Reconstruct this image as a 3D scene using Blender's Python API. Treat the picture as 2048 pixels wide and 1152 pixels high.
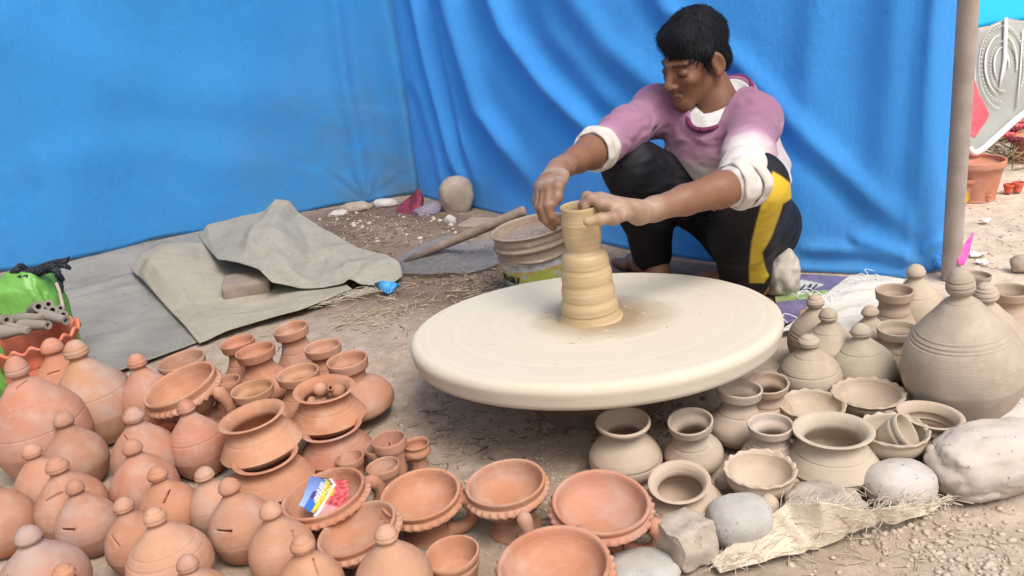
import bpy, bmesh, math, random
import numpy as np
from mathutils import Vector, Matrix, noise

random.seed(7); np.random.seed(7)
SC = bpy.context.scene
COL = SC.collection
for o in list(bpy.data.objects):
    bpy.data.objects.remove(o)

# ------------------------------------------------------------------ camera
FPX, CAM_H, PITCH, ROLL = 1700.0, 0.80, 20.0, 6.0     # focal length in pixels of a 2048 wide picture
_p, _r = math.radians(PITCH), math.radians(ROLL)
_F = Vector((0, math.cos(_p), -math.sin(_p))); _R0 = Vector((1, 0, 0)); _U0 = _R0.cross(_F)
_R = math.cos(_r) * _R0 - math.sin(_r) * _U0
_U = math.sin(_r) * _R0 + math.cos(_r) * _U0
EYE = Vector((0, 0, CAM_H))
cam_d = bpy.data.cameras.new('camera'); cam = bpy.data.objects.new('camera', cam_d); COL.objects.link(cam)
cam_d.sensor_width = 36.0; cam_d.lens = 36.0 * FPX / 2048.0
cam_d.clip_start = 0.02; cam_d.clip_end = 400
M = Matrix((( _R.x, _U.x, -_F.x), (_R.y, _U.y, -_F.y), (_R.z, _U.z, -_F.z)))
cam.matrix_world = Matrix.Translation(EYE) @ M.to_4x4()
SC.camera = cam

# ------------------------------------------------------------------ world, sun, exposure
SUN_EL, SUN_AZ = 58.0, 150.0        # azimuth clockwise from +Y: the light comes from behind the camera's right shoulder
w = bpy.data.worlds.new('World'); SC.world = w; w.use_nodes = True
nt = w.node_tree; nt.nodes.clear()
sky = nt.nodes.new('ShaderNodeTexSky'); sky.sky_type = 'NISHITA'; sky.sun_disc = False
sky.sun_elevation = math.radians(SUN_EL); sky.sun_rotation = math.radians(SUN_AZ)
sky.air_density = 1.0; sky.dust_density = 6.0; sky.ozone_density = 0.3
hs = nt.nodes.new('ShaderNodeHueSaturation'); hs.inputs['Saturation'].default_value = 0.25
bg = nt.nodes.new('ShaderNodeBackground'); bg.inputs['Strength'].default_value = 0.12
wo = nt.nodes.new('ShaderNodeOutputWorld')
nt.links.new(sky.outputs[0], hs.inputs['Color']); nt.links.new(hs.outputs[0], bg.inputs[0]); nt.links.new(bg.outputs[0], wo.inputs[0])
sd = bpy.data.lights.new('sun', 'SUN'); sd.energy = 1.5; sd.angle = math.radians(28); sd.color = (1, 0.93, 0.84)
sun = bpy.data.objects.new('sun', sd); COL.objects.link(sun)
_el, _az = math.radians(SUN_EL), math.radians(SUN_AZ)
sun_dir = Vector((math.sin(_az) * math.cos(_el), math.cos(_az) * math.cos(_el), math.sin(_el)))
sun.rotation_euler = sun_dir.to_track_quat('Z', 'Y').to_euler(); sun.location = (1, -1, 5)
SC.view_settings.view_transform = 'Standard'; SC.view_settings.look = 'None'
SC.view_settings.gamma = 1; SC.view_settings.use_curve_mapping = False
SC.view_settings.exposure = 0.55

# ------------------------------------------------------------------ pixel <-> place
def ray(px, py): return _F + _R * ((px - 1024) / FPX) - _U * ((py - 576) / FPX)
def at(px, py, z=0.0):
    d = ray(px, py); return EYE + d * ((z - CAM_H) / d.z)
def atd(px, py, depth): return EYE + ray(px, py) * depth
def depth_of(P): return (Vector(P) - EYE).dot(_F)
def pix(P):
    d = Vector(P) - EYE; z = d.dot(_F)
    return 1024 + d.dot(_R) / z * FPX, 576 - d.dot(_U) / z * FPX
def pixn(A):
    d = A - np.array(EYE); z = d @ np.array(_F)
    return 1024 + d @ np.array(_R) / z * FPX, 576 - d @ np.array(_U) / z * FPX, z
def sstep(a, b, x):
    t = np.clip((x - a) / (b - a), 0, 1); return t * t * (3 - 2 * t)
_rng = np.random.RandomState(3)
_dirs = _rng.normal(size=(24, 3)); _dirs /= np.linalg.norm(_dirs, axis=1)[:, None]; _ph = _rng.uniform(0, 6.28, 24)
def wob(X, Y, Z, freq, seed=0, n=6):
    s = 0
    for i in range(n):
        j = (i + seed * 5) % 24; f = freq * (0.7 + 0.12 * i)
        s = s + np.sin(f * (_dirs[j, 0] * X + _dirs[j, 1] * Y + _dirs[j, 2] * Z) + _ph[j])
    return s / n

# ------------------------------------------------------------------ objects
def link(name, me, mat=None, parent=None):
    o = bpy.data.objects.new(name, me); COL.objects.link(o)
    if mat is not None and me is not None and not me.materials: me.materials.append(mat)
    if parent is not None: o.parent = parent
    return o
def tag(o, label=None, cat=None, group=None, kind=None):
    if label: o['label'] = label
    if cat: o['category'] = cat
    if group: o['group'] = group
    if kind: o['kind'] = kind
    return o
def empty(name, loc, label, cat, group=None):
    o = bpy.data.objects.new(name, None); COL.objects.link(o); o.location = loc
    o.empty_display_size = 0.05
    return tag(o, label, cat, group)
def mesh(name, V, Fc, smooth=True):
    me = bpy.data.meshes.new(name); me.from_pydata([tuple(v) for v in V], [], [tuple(f) for f in Fc]); me.update()
    if smooth: me.polygons.foreach_set('use_smooth', [True] * len(me.polygons))
    return me
def np_mesh(name, V, Q, smooth=True):
    me = bpy.data.meshes.new(name); n = Q.shape[1]
    me.vertices.add(len(V)); me.vertices.foreach_set('co', V.astype(np.float32).ravel())
    me.loops.add(Q.size); me.loops.foreach_set('vertex_index', Q.astype(np.int32).ravel())
    me.polygons.add(len(Q)); me.polygons.foreach_set('loop_start', np.arange(0, Q.size, n, dtype=np.int32))
    me.update(calc_edges=True); me.validate()
    if smooth: me.polygons.foreach_set('use_smooth', np.ones(len(me.polygons), dtype=bool))
    return me
def set_col(me, C):
    a = me.color_attributes.new('Col', 'FLOAT_COLOR', 'POINT')
    c = np.ones((len(me.vertices), 4), np.float32); c[:, :3] = C; a.data.foreach_set('color', c.ravel())
def co_of(me):
    a = np.empty(len(me.vertices) * 3, np.float32); me.vertices.foreach_get('co', a); return a.reshape(-1, 3).astype(float)
def baked(o):
    dg = bpy.context.evaluated_depsgraph_get(); dg.update()
    me = bpy.data.meshes.new_from_object(o.evaluated_get(dg)); o.modifiers.clear(); o.data = me; return o
def joined(parts):
    V, Fs = [], []
    for v, f in parts:
        k = len(V); V += [tuple(a) for a in v]; Fs += [tuple(i + k for i in q) for q in f]
    return V, Fs
def tube(path, rad, seg=8, cap=True):
    path = [Vector(p) for p in path]; V = []; Fs = []; n = len(path)
    if not hasattr(rad, '__len__'): rad = [rad] * n
    up = Vector((0.13, 0.31, 0.94)).normalized()
    t0 = (path[1] - path[0]).normalized(); nrm = t0.cross(up)
    if nrm.length < 1e-3: nrm = t0.cross(Vector((1, 0, 0)))
    nrm.normalize()
    for i, p in enumerate(path):
        t = (path[min(i + 1, n - 1)] - path[max(i - 1, 0)]).normalized()
        nrm = (nrm - t * nrm.dot(t)).normalized(); b = t.cross(nrm)
        for j in range(seg):
            a = 2 * math.pi * j / seg
            V.append(p + (nrm * math.cos(a) + b * math.sin(a)) * rad[i])
    for i in range(n - 1):
        for j in range(seg):
            k = (j + 1) % seg
            Fs.append((i * seg + j, i * seg + k, (i + 1) * seg + k, (i + 1) * seg + j))
    if cap:
        Fs.append(tuple(range(seg))[::-1]); Fs.append(tuple((n - 1) * seg + j for j in range(seg)))
    return V, Fs
def smooth_path(P, n=6):
    P = [Vector(p) for p in P]; out = []
    for i in range(len(P) - 1):
        p0, p1, p2, p3 = P[max(i - 1, 0)], P[i], P[i + 1], P[min(i + 2, len(P) - 1)]
        for k in range(n):
            t = k / n
            out.append(0.5 * (2 * p1 + (p2 - p0) * t + (2 * p0 - 5 * p1 + 4 * p2 - p3) * t * t + (3 * p1 - p0 - 3 * p2 + p3) * t ** 3))
    out.append(P[-1]); return out
def box_vf(c, sx, sy, sz, rot=None):
    V = []
    for x in (-.5, .5):
        for y in (-.5, .5):
            for z in (-.5, .5):
                v = Vector((x * sx, y * sy, z * sz))
                if rot is not None: v = rot @ v
                V.append(Vector(c) + v)
    return V, [(0, 1, 3, 2), (4, 6, 7, 5), (0, 4, 5, 1), (2, 3, 7, 6), (0, 2, 6, 4), (1, 5, 7, 3)]

# ------------------------------------------------------------------ materials
def new_mat(name):
    m = bpy.data.materials.new(name); m.use_nodes = True; n = m.node_tree.nodes; n.clear()
    out = n.new('ShaderNodeOutputMaterial'); b = n.new('ShaderNodeBsdfPrincipled')
    m.node_tree.links.new(b.outputs[0], out.inputs[0]); return m, m.node_tree, b
def N(t, typ, **kw):
    n = t.nodes.new(typ)
    for k, v in kw.items():
        if k in n.inputs: n.inputs[k].default_value = v
        else: setattr(n, k, v)
    return n
def L(t, a, b): t.links.new(a, b)
def ramp(t, src, lo, hi, c0=(0, 0, 0, 1), c1=(1, 1, 1, 1)):
    r = N(t, 'ShaderNodeValToRGB'); r.color_ramp.elements[0].position = lo; r.color_ramp.elements[1].position = hi
    r.color_ramp.elements[0].color = c0; r.color_ramp.elements[1].color = c1; L(t, src, r.inputs[0]); return r.outputs[0]
def mixc(t, fac, a, b, mode='MIX'):
    m = N(t, 'ShaderNodeMix', data_type='RGBA', blend_type=mode)
    for s, i in ((fac, 0), (a, 6), (b, 7)):
        if isinstance(s, (int, float)): m.inputs[i].default_value = s
        elif isinstance(s, tuple): m.inputs[i].default_value = s if len(s) == 4 else s + (1,)
        else: L(t, s, m.inputs[i])
    return m.outputs[2]
def noise_n(t, vec, scale, detail=4, rough=0.55):
    n = N(t, 'ShaderNodeTexNoise'); n.inputs['Scale'].default_value = scale; n.inputs['Detail'].default_value = detail
    n.inputs['Roughness'].default_value = rough
    if vec is not None: L(t, vec, n.inputs['Vector'])
    return n.outputs[0]
def scaled(t, vec, s):
    m = N(t, 'ShaderNodeMapping'); m.inputs['Scale'].default_value = s; L(t, vec, m.inputs['Vector']); return m.outputs[0]
def bump(t, b, h, strength, dist, prev=None):
    n = N(t, 'ShaderNodeBump'); n.inputs['Strength'].default_value = strength; n.inputs['Distance'].default_value = dist
    L(t, h, n.inputs['Height'])
    if prev is not None: L(t, prev, n.inputs['Normal'])
    if b is not None: L(t, n.outputs[0], b.inputs['Normal'])
    return n.outputs[0]
def obj_coord(t, rnd=True):
    tc = N(t, 'ShaderNodeTexCoord'); oi = N(t, 'ShaderNodeObjectInfo')
    if not rnd: return tc.outputs['Object'], oi
    ml = N(t, 'ShaderNodeMath', operation='MULTIPLY'); ml.inputs[1].default_value = 37.0; L(t, oi.outputs['Random'], ml.inputs[0])
    ad = N(t, 'ShaderNodeVectorMath', operation='ADD'); L(t, tc.outputs['Object'], ad.inputs[0]); L(t, ml.outputs[0], ad.inputs[1])
    return ad.outputs[0], oi

def clay_mat(name, c_lo, c_hi, dust, stain_col, rough=0.82, stria=0.5):
    m, t, b = new_mat(name)
    v, oi = obj_coord(t)
    n1 = noise_n(t, v, 9, 5); n2 = noise_n(t, v, 26, 6, 0.65); n3 = noise_n(t, v, 320, 3, 0.6)
    c = mixc(t, ramp(t, n1, 0.32, 0.70), c_lo, c_hi)
    c = mixc(t, 1.0, c, oi.outputs['Color'], 'MULTIPLY')
    d = N(t, 'ShaderNodeMath', operation='MULTIPLY'); d.inputs[1].default_value = 0.55
    L(t, ramp(t, n2, 0.48, 0.78), d.inputs[0]); c = mixc(t, d.outputs[0], c, dust)
    at_ = N(t, 'ShaderNodeAttribute', attribute_type='OBJECT', attribute_name='stain')
    sm = N(t, 'ShaderNodeMath', operation='MULTIPLY'); L(t, at_.outputs['Fac'], sm.inputs[0])
    L(t, ramp(t, noise_n(t, v, 13, 3), 0.38, 0.62), sm.inputs[1]); c = mixc(t, sm.outputs[0], c, stain_col)
    sp = N(t, 'ShaderNodeMath', operation='MULTIPLY'); sp.inputs[1].default_value = 0.12
    L(t, ramp(t, noise_n(t, v, 150, 2), 0.60, 0.72), sp.inputs[0]); c = mixc(t, sp.outputs[0], c, tuple(x * .62 for x in c_lo))
    L(t, c, b.inputs['Base Color'])
    L(t, ramp(t, n2, 0.3, 0.7, (rough - .1,) * 3 + (1,), (min(1, rough + .1),) * 3 + (1,)), b.inputs['Roughness'])
    b.inputs['Specular IOR Level'].default_value = 0.25
    st = noise_n(t, scaled(t, v, (5, 5, 420)), 1.0, 3, 0.6)
    p = bump(t, None, st, stria, 0.0012)
    p = bump(t, None, n2, 0.25, 0.0025, p)
    bump(t, b, n3, 0.35, 0.0006, p)
    return m
TERRA = clay_mat('terracotta', (0.355, 0.165, 0.100), (0.46, 0.238, 0.156), (0.53, 0.375, 0.285), (0.36, 0.29, 0.27))
RAW = clay_mat('unfired_clay', (0.375, 0.305, 0.24), (0.475, 0.395, 0.318), (0.54, 0.465, 0.38), (0.45, 0.25, 0.17), 0.85, 0.6)
REDC = clay_mat('red_clay', (0.46, 0.12, 0.065), (0.56, 0.17, 0.095), (0.6, 0.30, 0.22), (0.36, 0.27, 0.24))

def simple_mat(name, col, rough=0.8, spec=0.3, nscale=None, col2=None, bscale=None, bdist=0.001, bstr=0.4, metallic=0):
    m, t, b = new_mat(name); v, oi = obj_coord(t)
    if nscale:
        c = mixc(t, ramp(t, noise_n(t, v, nscale, 6, .6), 0.35, 0.68), col, col2 or tuple(x * .6 for x in col))
        L(t, c, b.inputs['Base Color'])
    else: b.inputs['Base Color'].default_value = col + (1,)
    b.inputs['Roughness'].default_value = rough; b.inputs['Specular IOR Level'].default_value = spec; b.inputs['Metallic'].default_value = metallic
    if bscale: bump(t, b, noise_n(t, v, bscale, 6, .65), bstr, bdist)
    return m
def vcol_mat(name, rough=0.85, spec=0.2, bscale=None, bdist=0.001, bstr=0.4, nvar=0.0, nscale=40, sss=0, sheen=0, fold=None):
    m, t, b = new_mat(name); v, oi = obj_coord(t, False)
    a = N(t, 'ShaderNodeVertexColor', layer_name='Col'); c = a.outputs[0]
    if nvar:
        f = ramp(t, noise_n(t, v, nscale, 5, .6), 0.3, 0.7, (1 - nvar,) * 3 + (1,), (1,) * 4); c = mixc(t, 1.0, c, f, 'MULTIPLY')
    L(t, c, b.inputs['Base Color']); b.inputs['Roughness'].default_value = rough; b.inputs['Specular IOR Level'].default_value = spec
    if sss:
        b.inputs['Subsurface Weight'].default_value = sss; b.inputs['Subsurface Radius'].default_value = (0.012, 0.005, 0.003); b.inputs['Subsurface Scale'].default_value = 0.6
    if sheen: b.inputs['Sheen Weight'].default_value = sheen
    pv = None
    if fold:
        tn = N(t, 'ShaderNodeTexNoise'); tn.noise_type = 'RIDGED_MULTIFRACTAL'; tn.inputs['Scale'].default_value = fold[0]; tn.inputs['Detail'].default_value = 3; L(t, scaled(t, v, (1, 1, 1.7)), tn.inputs['Vector'])
        pv = bump(t, b, tn.outputs[0], .7, fold[1])
    if bscale: bump(t, b, noise_n(t, v, bscale, 5, .6), bstr, bdist, pv)
    return m
# ================================================================== THE SETTING
def line_dist(px, py, poly):
    """signed distance (pixels) of many points to a polyline and the arc position along it"""
    best = np.full(px.shape, 1e9); sgn = np.zeros(px.shape); pos = np.zeros(px.shape); acc = 0.0
    L_ = sum(math.dist(poly[i], poly[i + 1]) for i in range(len(poly) - 1))
    for i in range(len(poly) - 1):
        (x0, y0), (x1, y1) = poly[i], poly[i + 1]; dx, dy = x1 - x0, y1 - y0; l2 = dx * dx + dy * dy
        t = np.clip(((px - x0) * dx + (py - y0) * dy) / l2, 0, 1)
        d = np.hypot(px - x0 - t * dx, py - y0 - t * dy); s = np.sign((px - x0) * dy - (py - y0) * dx)
        u = d < best; best = np.where(u, d, best); sgn = np.where(u, s, sgn); pos = np.where(u, (acc + t * math.sqrt(l2)) / L_, pos)
        acc += math.sqrt(l2)
    return best * sgn, pos

# ---- ground: one sheet, fine near the stall, coarse to the horizon
def axis_steps(lo, hi, fine, far):
    a = list(np.arange(lo, hi + 1e-6, fine)); s = fine
    x = hi
    while x < far: s *= 1.35; x += s; a.append(x)
    x = lo; s = fine
    while x > -far: s *= 1.35; x -= s; a.insert(0, x)
    return np.array(a)
gx = axis_steps(-1.7, 1.9, 0.011, 120); gy = axis_steps(0.45, 4.2, 0.011, 120)
X, Y = np.meshgrid(gx, gy, indexing='ij')
near = np.exp(-np.maximum(0, np.hypot(X, Y - 2) - 2.6) / 0.8)
def ground_z(x, y): return 0.0
gp = at(745, 470); mound = 0.035 * np.exp(-(((X - gp.x) / 0.34) ** 2 + ((Y - gp.y) / 0.30) ** 2))
Zg = wob(X, Y, 0 * X, 9, 0) * 0.006 + wob(X, Y, 0 * X, 34, 1) * 0.0026 + wob(X, Y, 0 * X, 95, 2) * 0.0017 + _rng.normal(0, 0.0007, X.shape) - 0.004
Zg = Zg * near + mound - (1 - near) * 0.004
def zg_at(x, y):
    i = min(max(np.searchsorted(gx, x), 0), len(gx) - 1); j = min(max(np.searchsorted(gy, y), 0), len(gy) - 1); return float(Zg[i, j])
nx, ny = len(gx), len(gy)
V = np.stack([X, Y, Zg], -1).reshape(-1, 3)
i, j = np.meshgrid(np.arange(nx - 1), np.arange(ny - 1), indexing='ij'); k = (i * ny + j).ravel()
Q = np.stack([k, k + ny, k + ny + 1, k + 1], 1)
me = np_mesh('ground', V, Q)
def blob(px, py, rx, ry, pw=2):
    c = at(px, py); return np.exp(-((np.abs(V[:, 0] - c.x) / rx) ** pw + (np.abs(V[:, 1] - c.y) / ry) ** pw))
damp = np.clip(blob(745, 480, .50, .42) + blob(930, 560, .36, .22) + 0.7 * blob(640, 450, .4, .3) + .55 * blob(1250, 560, .5, .25), 0, 1)
damp = np.clip(damp * (1 + 0.5 * wob(V[:, 0], V[:, 1], 0 * V[:, 0], 14, 3)), 0, 1)[:, None]
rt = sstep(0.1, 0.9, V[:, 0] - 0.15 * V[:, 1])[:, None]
base = np.array([.40, .318, .252]) * (1 - rt) + np.array([.64, .525, .43]) * rt  # paler to the right: brighter daylight there is put into the soil colour
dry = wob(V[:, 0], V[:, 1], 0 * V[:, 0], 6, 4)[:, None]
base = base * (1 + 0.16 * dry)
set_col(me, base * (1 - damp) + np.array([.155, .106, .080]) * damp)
m, t, b = new_mat('dirt'); v, oi = obj_coord(t, False)
a = N(t, 'ShaderNodeVertexColor', layer_name='Col'); c = a.outputs[0]
c = mixc(t, 1.0, c, ramp(t, noise_n(t, v, 22, 8, .7), .32, .68, (.72, .70, .68, 1), (1.12, 1.12, 1.12, 1)), 'MULTIPLY')
c = mixc(t, ramp(t, noise_n(t, v, 90, 4, .7), .60, .72), c, (.20, .145, .11))
c = mixc(t, ramp(t, noise_n(t, v, 140, 3, .7), .66, .74), c, (.55, .46, .38))
L(t, c, b.inputs['Base Color']); b.inputs['Roughness'].default_value = .95; b.inputs['Specular IOR Level'].default_value = .15
p = bump(t, None, noise_n(t, v, 60, 8, .7), .6, .006); bump(t, b, noise_n(t, v, 420, 5, .7), .6, .0015, p)
tag(link('ground', me, m), kind='structure')

# ---- sheets of cloth
def cloth(name, rowfn, nu, nv, mat, thick=0.0016, sub=None, parent=None):
    Vs = [rowfn(i / (nu - 1), j / (nv - 1)) for i in range(nu) for j in range(nv)]
    V = np.array([tuple(p) for p in Vs])
    if sub is not None: V = sub(V, nu, nv)
    i, j = np.meshgrid(np.arange(nu - 1), np.arange(nv - 1), indexing='ij'); k = (i * nv + j).ravel()
    me = np_mesh(name, V, np.stack([k, k + nv, k + nv + 1, k + 1], 1)); o = link(name, me, mat, parent)
    s = o.modifiers.new('s', 'SOLIDIFY'); s.thickness = thick; s.offset = 0
    return baked(o)
def lerp_poly(P, t):
    n = len(P) - 1; x = t * n; i = min(int(x), n - 1); return P[i].lerp(P[i + 1], x - i)
def arc_poly(P, m=240):
    Ls = [0]
    for a_, b_ in zip(P, P[1:]): Ls.append(Ls[-1] + (b_ - a_).length)
    out = []; k = 0
    for i in range(m + 1):
        s = Ls[-1] * i / m
        while k < len(P) - 2 and Ls[k + 1] < s: k += 1
        out.append(P[k].lerp(P[k + 1], min(1, max(0, (s - Ls[k]) / max(1e-9, Ls[k + 1] - Ls[k])))))
    return out
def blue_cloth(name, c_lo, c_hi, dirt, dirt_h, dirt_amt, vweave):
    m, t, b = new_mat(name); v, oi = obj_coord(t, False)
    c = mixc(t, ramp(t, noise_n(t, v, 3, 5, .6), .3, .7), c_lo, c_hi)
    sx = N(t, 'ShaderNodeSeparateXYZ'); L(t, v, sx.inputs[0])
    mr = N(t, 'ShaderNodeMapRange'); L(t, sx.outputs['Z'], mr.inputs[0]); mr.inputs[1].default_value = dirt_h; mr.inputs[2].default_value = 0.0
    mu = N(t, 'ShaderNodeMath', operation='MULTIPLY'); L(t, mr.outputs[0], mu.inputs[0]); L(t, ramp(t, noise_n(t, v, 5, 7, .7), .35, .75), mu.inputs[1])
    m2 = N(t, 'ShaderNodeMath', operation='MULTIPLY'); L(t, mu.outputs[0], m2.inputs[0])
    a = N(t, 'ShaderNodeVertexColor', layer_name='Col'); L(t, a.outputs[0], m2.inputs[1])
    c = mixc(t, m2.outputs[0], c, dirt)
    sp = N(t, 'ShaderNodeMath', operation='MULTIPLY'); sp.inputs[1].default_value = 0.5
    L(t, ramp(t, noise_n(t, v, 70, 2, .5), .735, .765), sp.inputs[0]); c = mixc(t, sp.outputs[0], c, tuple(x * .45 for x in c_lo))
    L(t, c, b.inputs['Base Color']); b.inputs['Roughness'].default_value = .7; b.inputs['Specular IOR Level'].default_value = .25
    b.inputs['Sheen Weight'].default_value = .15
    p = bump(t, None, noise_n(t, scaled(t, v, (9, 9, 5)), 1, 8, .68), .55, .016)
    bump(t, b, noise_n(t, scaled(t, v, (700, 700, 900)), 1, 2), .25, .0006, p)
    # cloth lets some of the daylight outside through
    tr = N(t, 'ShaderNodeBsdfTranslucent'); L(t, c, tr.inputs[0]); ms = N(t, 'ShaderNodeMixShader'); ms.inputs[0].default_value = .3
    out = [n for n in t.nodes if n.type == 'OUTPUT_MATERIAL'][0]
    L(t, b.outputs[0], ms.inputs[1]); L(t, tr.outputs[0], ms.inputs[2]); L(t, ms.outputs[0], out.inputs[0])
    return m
BLUE_L = blue_cloth('blue_cloth_dusty_dim', (.046, .31, .71), (.056, .35, .77), (.16, .19, .21), .75, 1, 1)  # real dust, plus a darker base blue standing for the weaker light here
BLUE_R = blue_cloth('blue_cloth_lit', (.068, .385, .90), (.080, .425, .94), (.20, .27, .36), .30, .5, 1)  # same blue cloth, its stronger light painted in as a lighter base

# left wall
cornerL = at(848, 386); startL = at(-330, 640)
wdir = (cornerL - startL); wdir.z = 0; wdir.normalize(); wn = Vector((wdir.y, -wdir.x, 0))     # normal towards the stall
wlen = (cornerL - startL).length
botL = [at(-330, 640), at(0, 541), at(140, 520), at(300, 482), at(470, 452), at(600, 424), at(740, 402), at(848, 382)]
botL = arc_poly(botL)
def lrow(u, v):
    p = lerp_poly(botL, u); return Vector((p.x, p.y, p.z + (1 - v) * 2.3 + 0.004 * math.sin(u * 40)))
def lfold(V, nu, nv):
    px, py, z = pixn(V); d = np.zeros(len(V))
    for poly, wd, amp in ((((668, 0), (690, 170), (715, 300), (732, 400)), 16, .020), (((755, -20), (790, 150), (815, 300), (835, 400)), 26, .022),
                          (((500, -20), (520, 150), (560, 420)), 70, .010), (((250, -20), (200, 200), (120, 520)), 90, .012),
                          (((0, 60), (330, 190), (640, 210)), 60, .006), (((60, 330), (260, 300), (560, 330)), 40, .004)):
        s, pos = line_dist(px, py, poly); d += 1.2 * amp * (np.exp(-(s / wd) ** 2) - .55 * np.exp(-((s - wd * 1.7) / (wd * 1.3)) ** 2))
    for k in range(-4, 5):       # gathers at the tie
        s, pos = line_dist(px, py, ((732, 400), (732 + k * 26, 330 - 4 * (4 - abs(k)))))
        d += .006 * np.exp(-(s / 5) ** 2) * (1 - pos) * (k % 2 * 2 - 1)
    d += wob(V[:, 0], V[:, 1], V[:, 2], 5, 1) * .012 + wob(V[:, 0], V[:, 1], V[:, 2], 17, 2) * .003
    V = V + d[:, None] * np.array(wn)[None]
    return V
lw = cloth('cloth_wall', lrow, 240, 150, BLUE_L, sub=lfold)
cv = co_of(lw.data); lpx, lpy, _ = pixn(cv)
u_along = (cv - np.array(startL)) @ np.array(wdir) / wlen
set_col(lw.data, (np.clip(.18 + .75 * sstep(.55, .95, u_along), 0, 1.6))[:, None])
tag(lw, 'dusty blue cloth wall on the left, hanging straight down behind the crumpled grey sacking', 'cloth wall', 'blue cloth walls of the stall')

# right wall: drapes from the far corner to the bamboo pole
botR = [at(838, 392), at(880, 404), at(960, 420), at(1050, 440), at(1160, 476), at(1260, 500), at(1400, 522), at(1600, 543), at(1700, 548), at(1812, 557), at(1872, 542), at(1888, 538)]
botR = arc_poly(botR)
topa = at(838, 392); topb = at(1888, 538)
def rrow(u, v):
    p = lerp_poly(botR, u); q = topa.lerp(topb, u)
    k = (1 - v); e = k ** 0.7
    # bottom hem wanders, top edge is straight between the posts
    x = p.x * (1 - e) + q.x * e; y = p.y * (1 - e) + q.y * e
    return Vector((x + .02 * k * (u > .98), y, k * 2.2))
rn = (topb - topa); rn.z = 0; rn.normalize(); rnn = Vector((rn.y, -rn.x, 0))
def rfold(V, nu, nv):
    px, py, z = pixn(V); d = np.zeros(len(V))
    F_ = [(((812, -60), (850, 120), (905, 330), (950, 410)), 9, .022), (((850, -40), (880, 100), (915, 250), (960, 390)), 8, .018),
          (((880, -60), (905, 40), (960, 220), (1040, 330), (1085, 400)), 17, .040), (((960, -70), (1010, 60), (1090, 170), (1190, 270), (1250, 300)), 17, .038),
          (((1040, -80), (1110, 70), (1210, 190), (1300, 260)), 22, .018), (((1100, -60), (1210, 90), (1290, 160), (1420, 240)), 26, .020),
          (((1290, -60), (1330, 20), (1480, 130), (1600, 260), (1750, 400), (1900, 510)), 20, .018), (((830, 160), (870, 300), (890, 400)), 9, .010),
          (((1640, -40), (1620, 160), (1592, 265)), 30, .010), (((1880, -40), (1862, 200), (1850, 420), (1868, 530)), 22, .020), (((1800, -60), (1790, 200), (1770, 420)), 36, .012),
          (((1590, 500), (1720, 500), (1870, 536)), 10, .012), (((1690, 470), (1800, 505), (1872, 538)), 8, .010), (((1960, 440), (1850, 500), (1872, 538)), 8, .008)]
    for poly, wd, amp in F_:
        s, pos = line_dist(px, py, poly); fade = np.minimum(1, pos * 9) * np.minimum(1, (1 - pos) * 5) if poly[0][1] > 0 else np.minimum(1, (1 - pos) * 4)
        d += 1.15 * fade * amp * (np.exp(-(s / (wd * 1.25)) ** 2) - .7 * np.exp(-((s + wd * 2.0) / (wd * 1.4)) ** 2))
    d += wob(V[:, 0], V[:, 1], V[:, 2], 4, 3) * .012 + wob(V[:, 0], V[:, 1], V[:, 2], 15, 0) * .003
    return V + d[:, None] * np.array(rnn)[None]
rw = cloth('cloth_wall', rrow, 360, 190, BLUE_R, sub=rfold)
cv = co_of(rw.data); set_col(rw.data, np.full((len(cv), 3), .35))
tag(rw, 'bright blue cloth wall in diagonal folds behind the potter, tied to the bamboo pole', 'cloth wall', 'blue cloth walls of the stall')
# the knotted corner where the right wall is tied to the pole
kn = empty('cloth_knot', at(1876, 541), 'small scrunched blue cloth knot at the foot of the bamboo pole', 'knot')
VF = []
for q in range(9):
    a = q * 2 * math.pi / 9 + .3; rr = .03 + .012 * math.sin(q * 2.3)
    pts = [Vector((0, 0, .015)), Vector((math.cos(a) * rr * .6, math.sin(a) * rr * .3, .03 + .012 * math.sin(q * 1.7))), Vector((math.cos(a) * rr, math.sin(a) * rr * .5, .012 + .016 * math.cos(q * 2.9)))]
    VF.append(tube(smooth_path(pts, 4), [.010 - .004 * k / 8 for k in range(9)], 7))
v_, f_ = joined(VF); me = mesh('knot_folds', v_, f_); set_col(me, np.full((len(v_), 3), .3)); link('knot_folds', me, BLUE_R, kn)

# bamboo pole
BAM = simple_mat('weathered_bamboo', (.40, .345, .315), .75, .3, 18, (.30, .25, .225), 90, .001, .5)
pb = at(1901, 556); pb.z = 0
pt = atd(1937, 0, depth_of(pb + Vector((0, 0, .85)))); pdir = (pt - pb).normalized(); plen = 2.5
pole = empty('bamboo_pole', pb, 'weathered grey-brown bamboo pole at the right edge of the blue cloth', 'pole')
nodes = [0, .30, .545, .80, 1.10, 1.42, 1.75, 2.1, plen]
pr = 17.5 * depth_of(pb) / FPX
for q in range(len(nodes) - 1):
    P = []; Rr = []
    for e in np.linspace(0, 1, 9):
        P.append(pdir * (nodes[q] + (nodes[q + 1] - nodes[q]) * e)); Rr.append(pr * (1.0 + .012 * (abs(e - .5) * 2) ** 8 - (.02 if e in (0., 1.) else 0)))
    v_, f_ = tube(P, Rr, 20, False); link('internode', mesh('internode', v_, f_), BAM, pole)
STR = simple_mat('thin_string', (.07, .055, .05), .9)
sv = []
for h in (.70, .705):
    sv.append(tube([pdir * (h + .012 * math.sin(a)) + (Vector((math.cos(a), math.sin(a), 0)) * (pr * 1.08)) for a in np.linspace(0, 6.28, 20)], .0012, 5))
v_, f_ = joined(sv); link('tied_string', mesh('tied_string', v_, f_), STR, pole)
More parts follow.
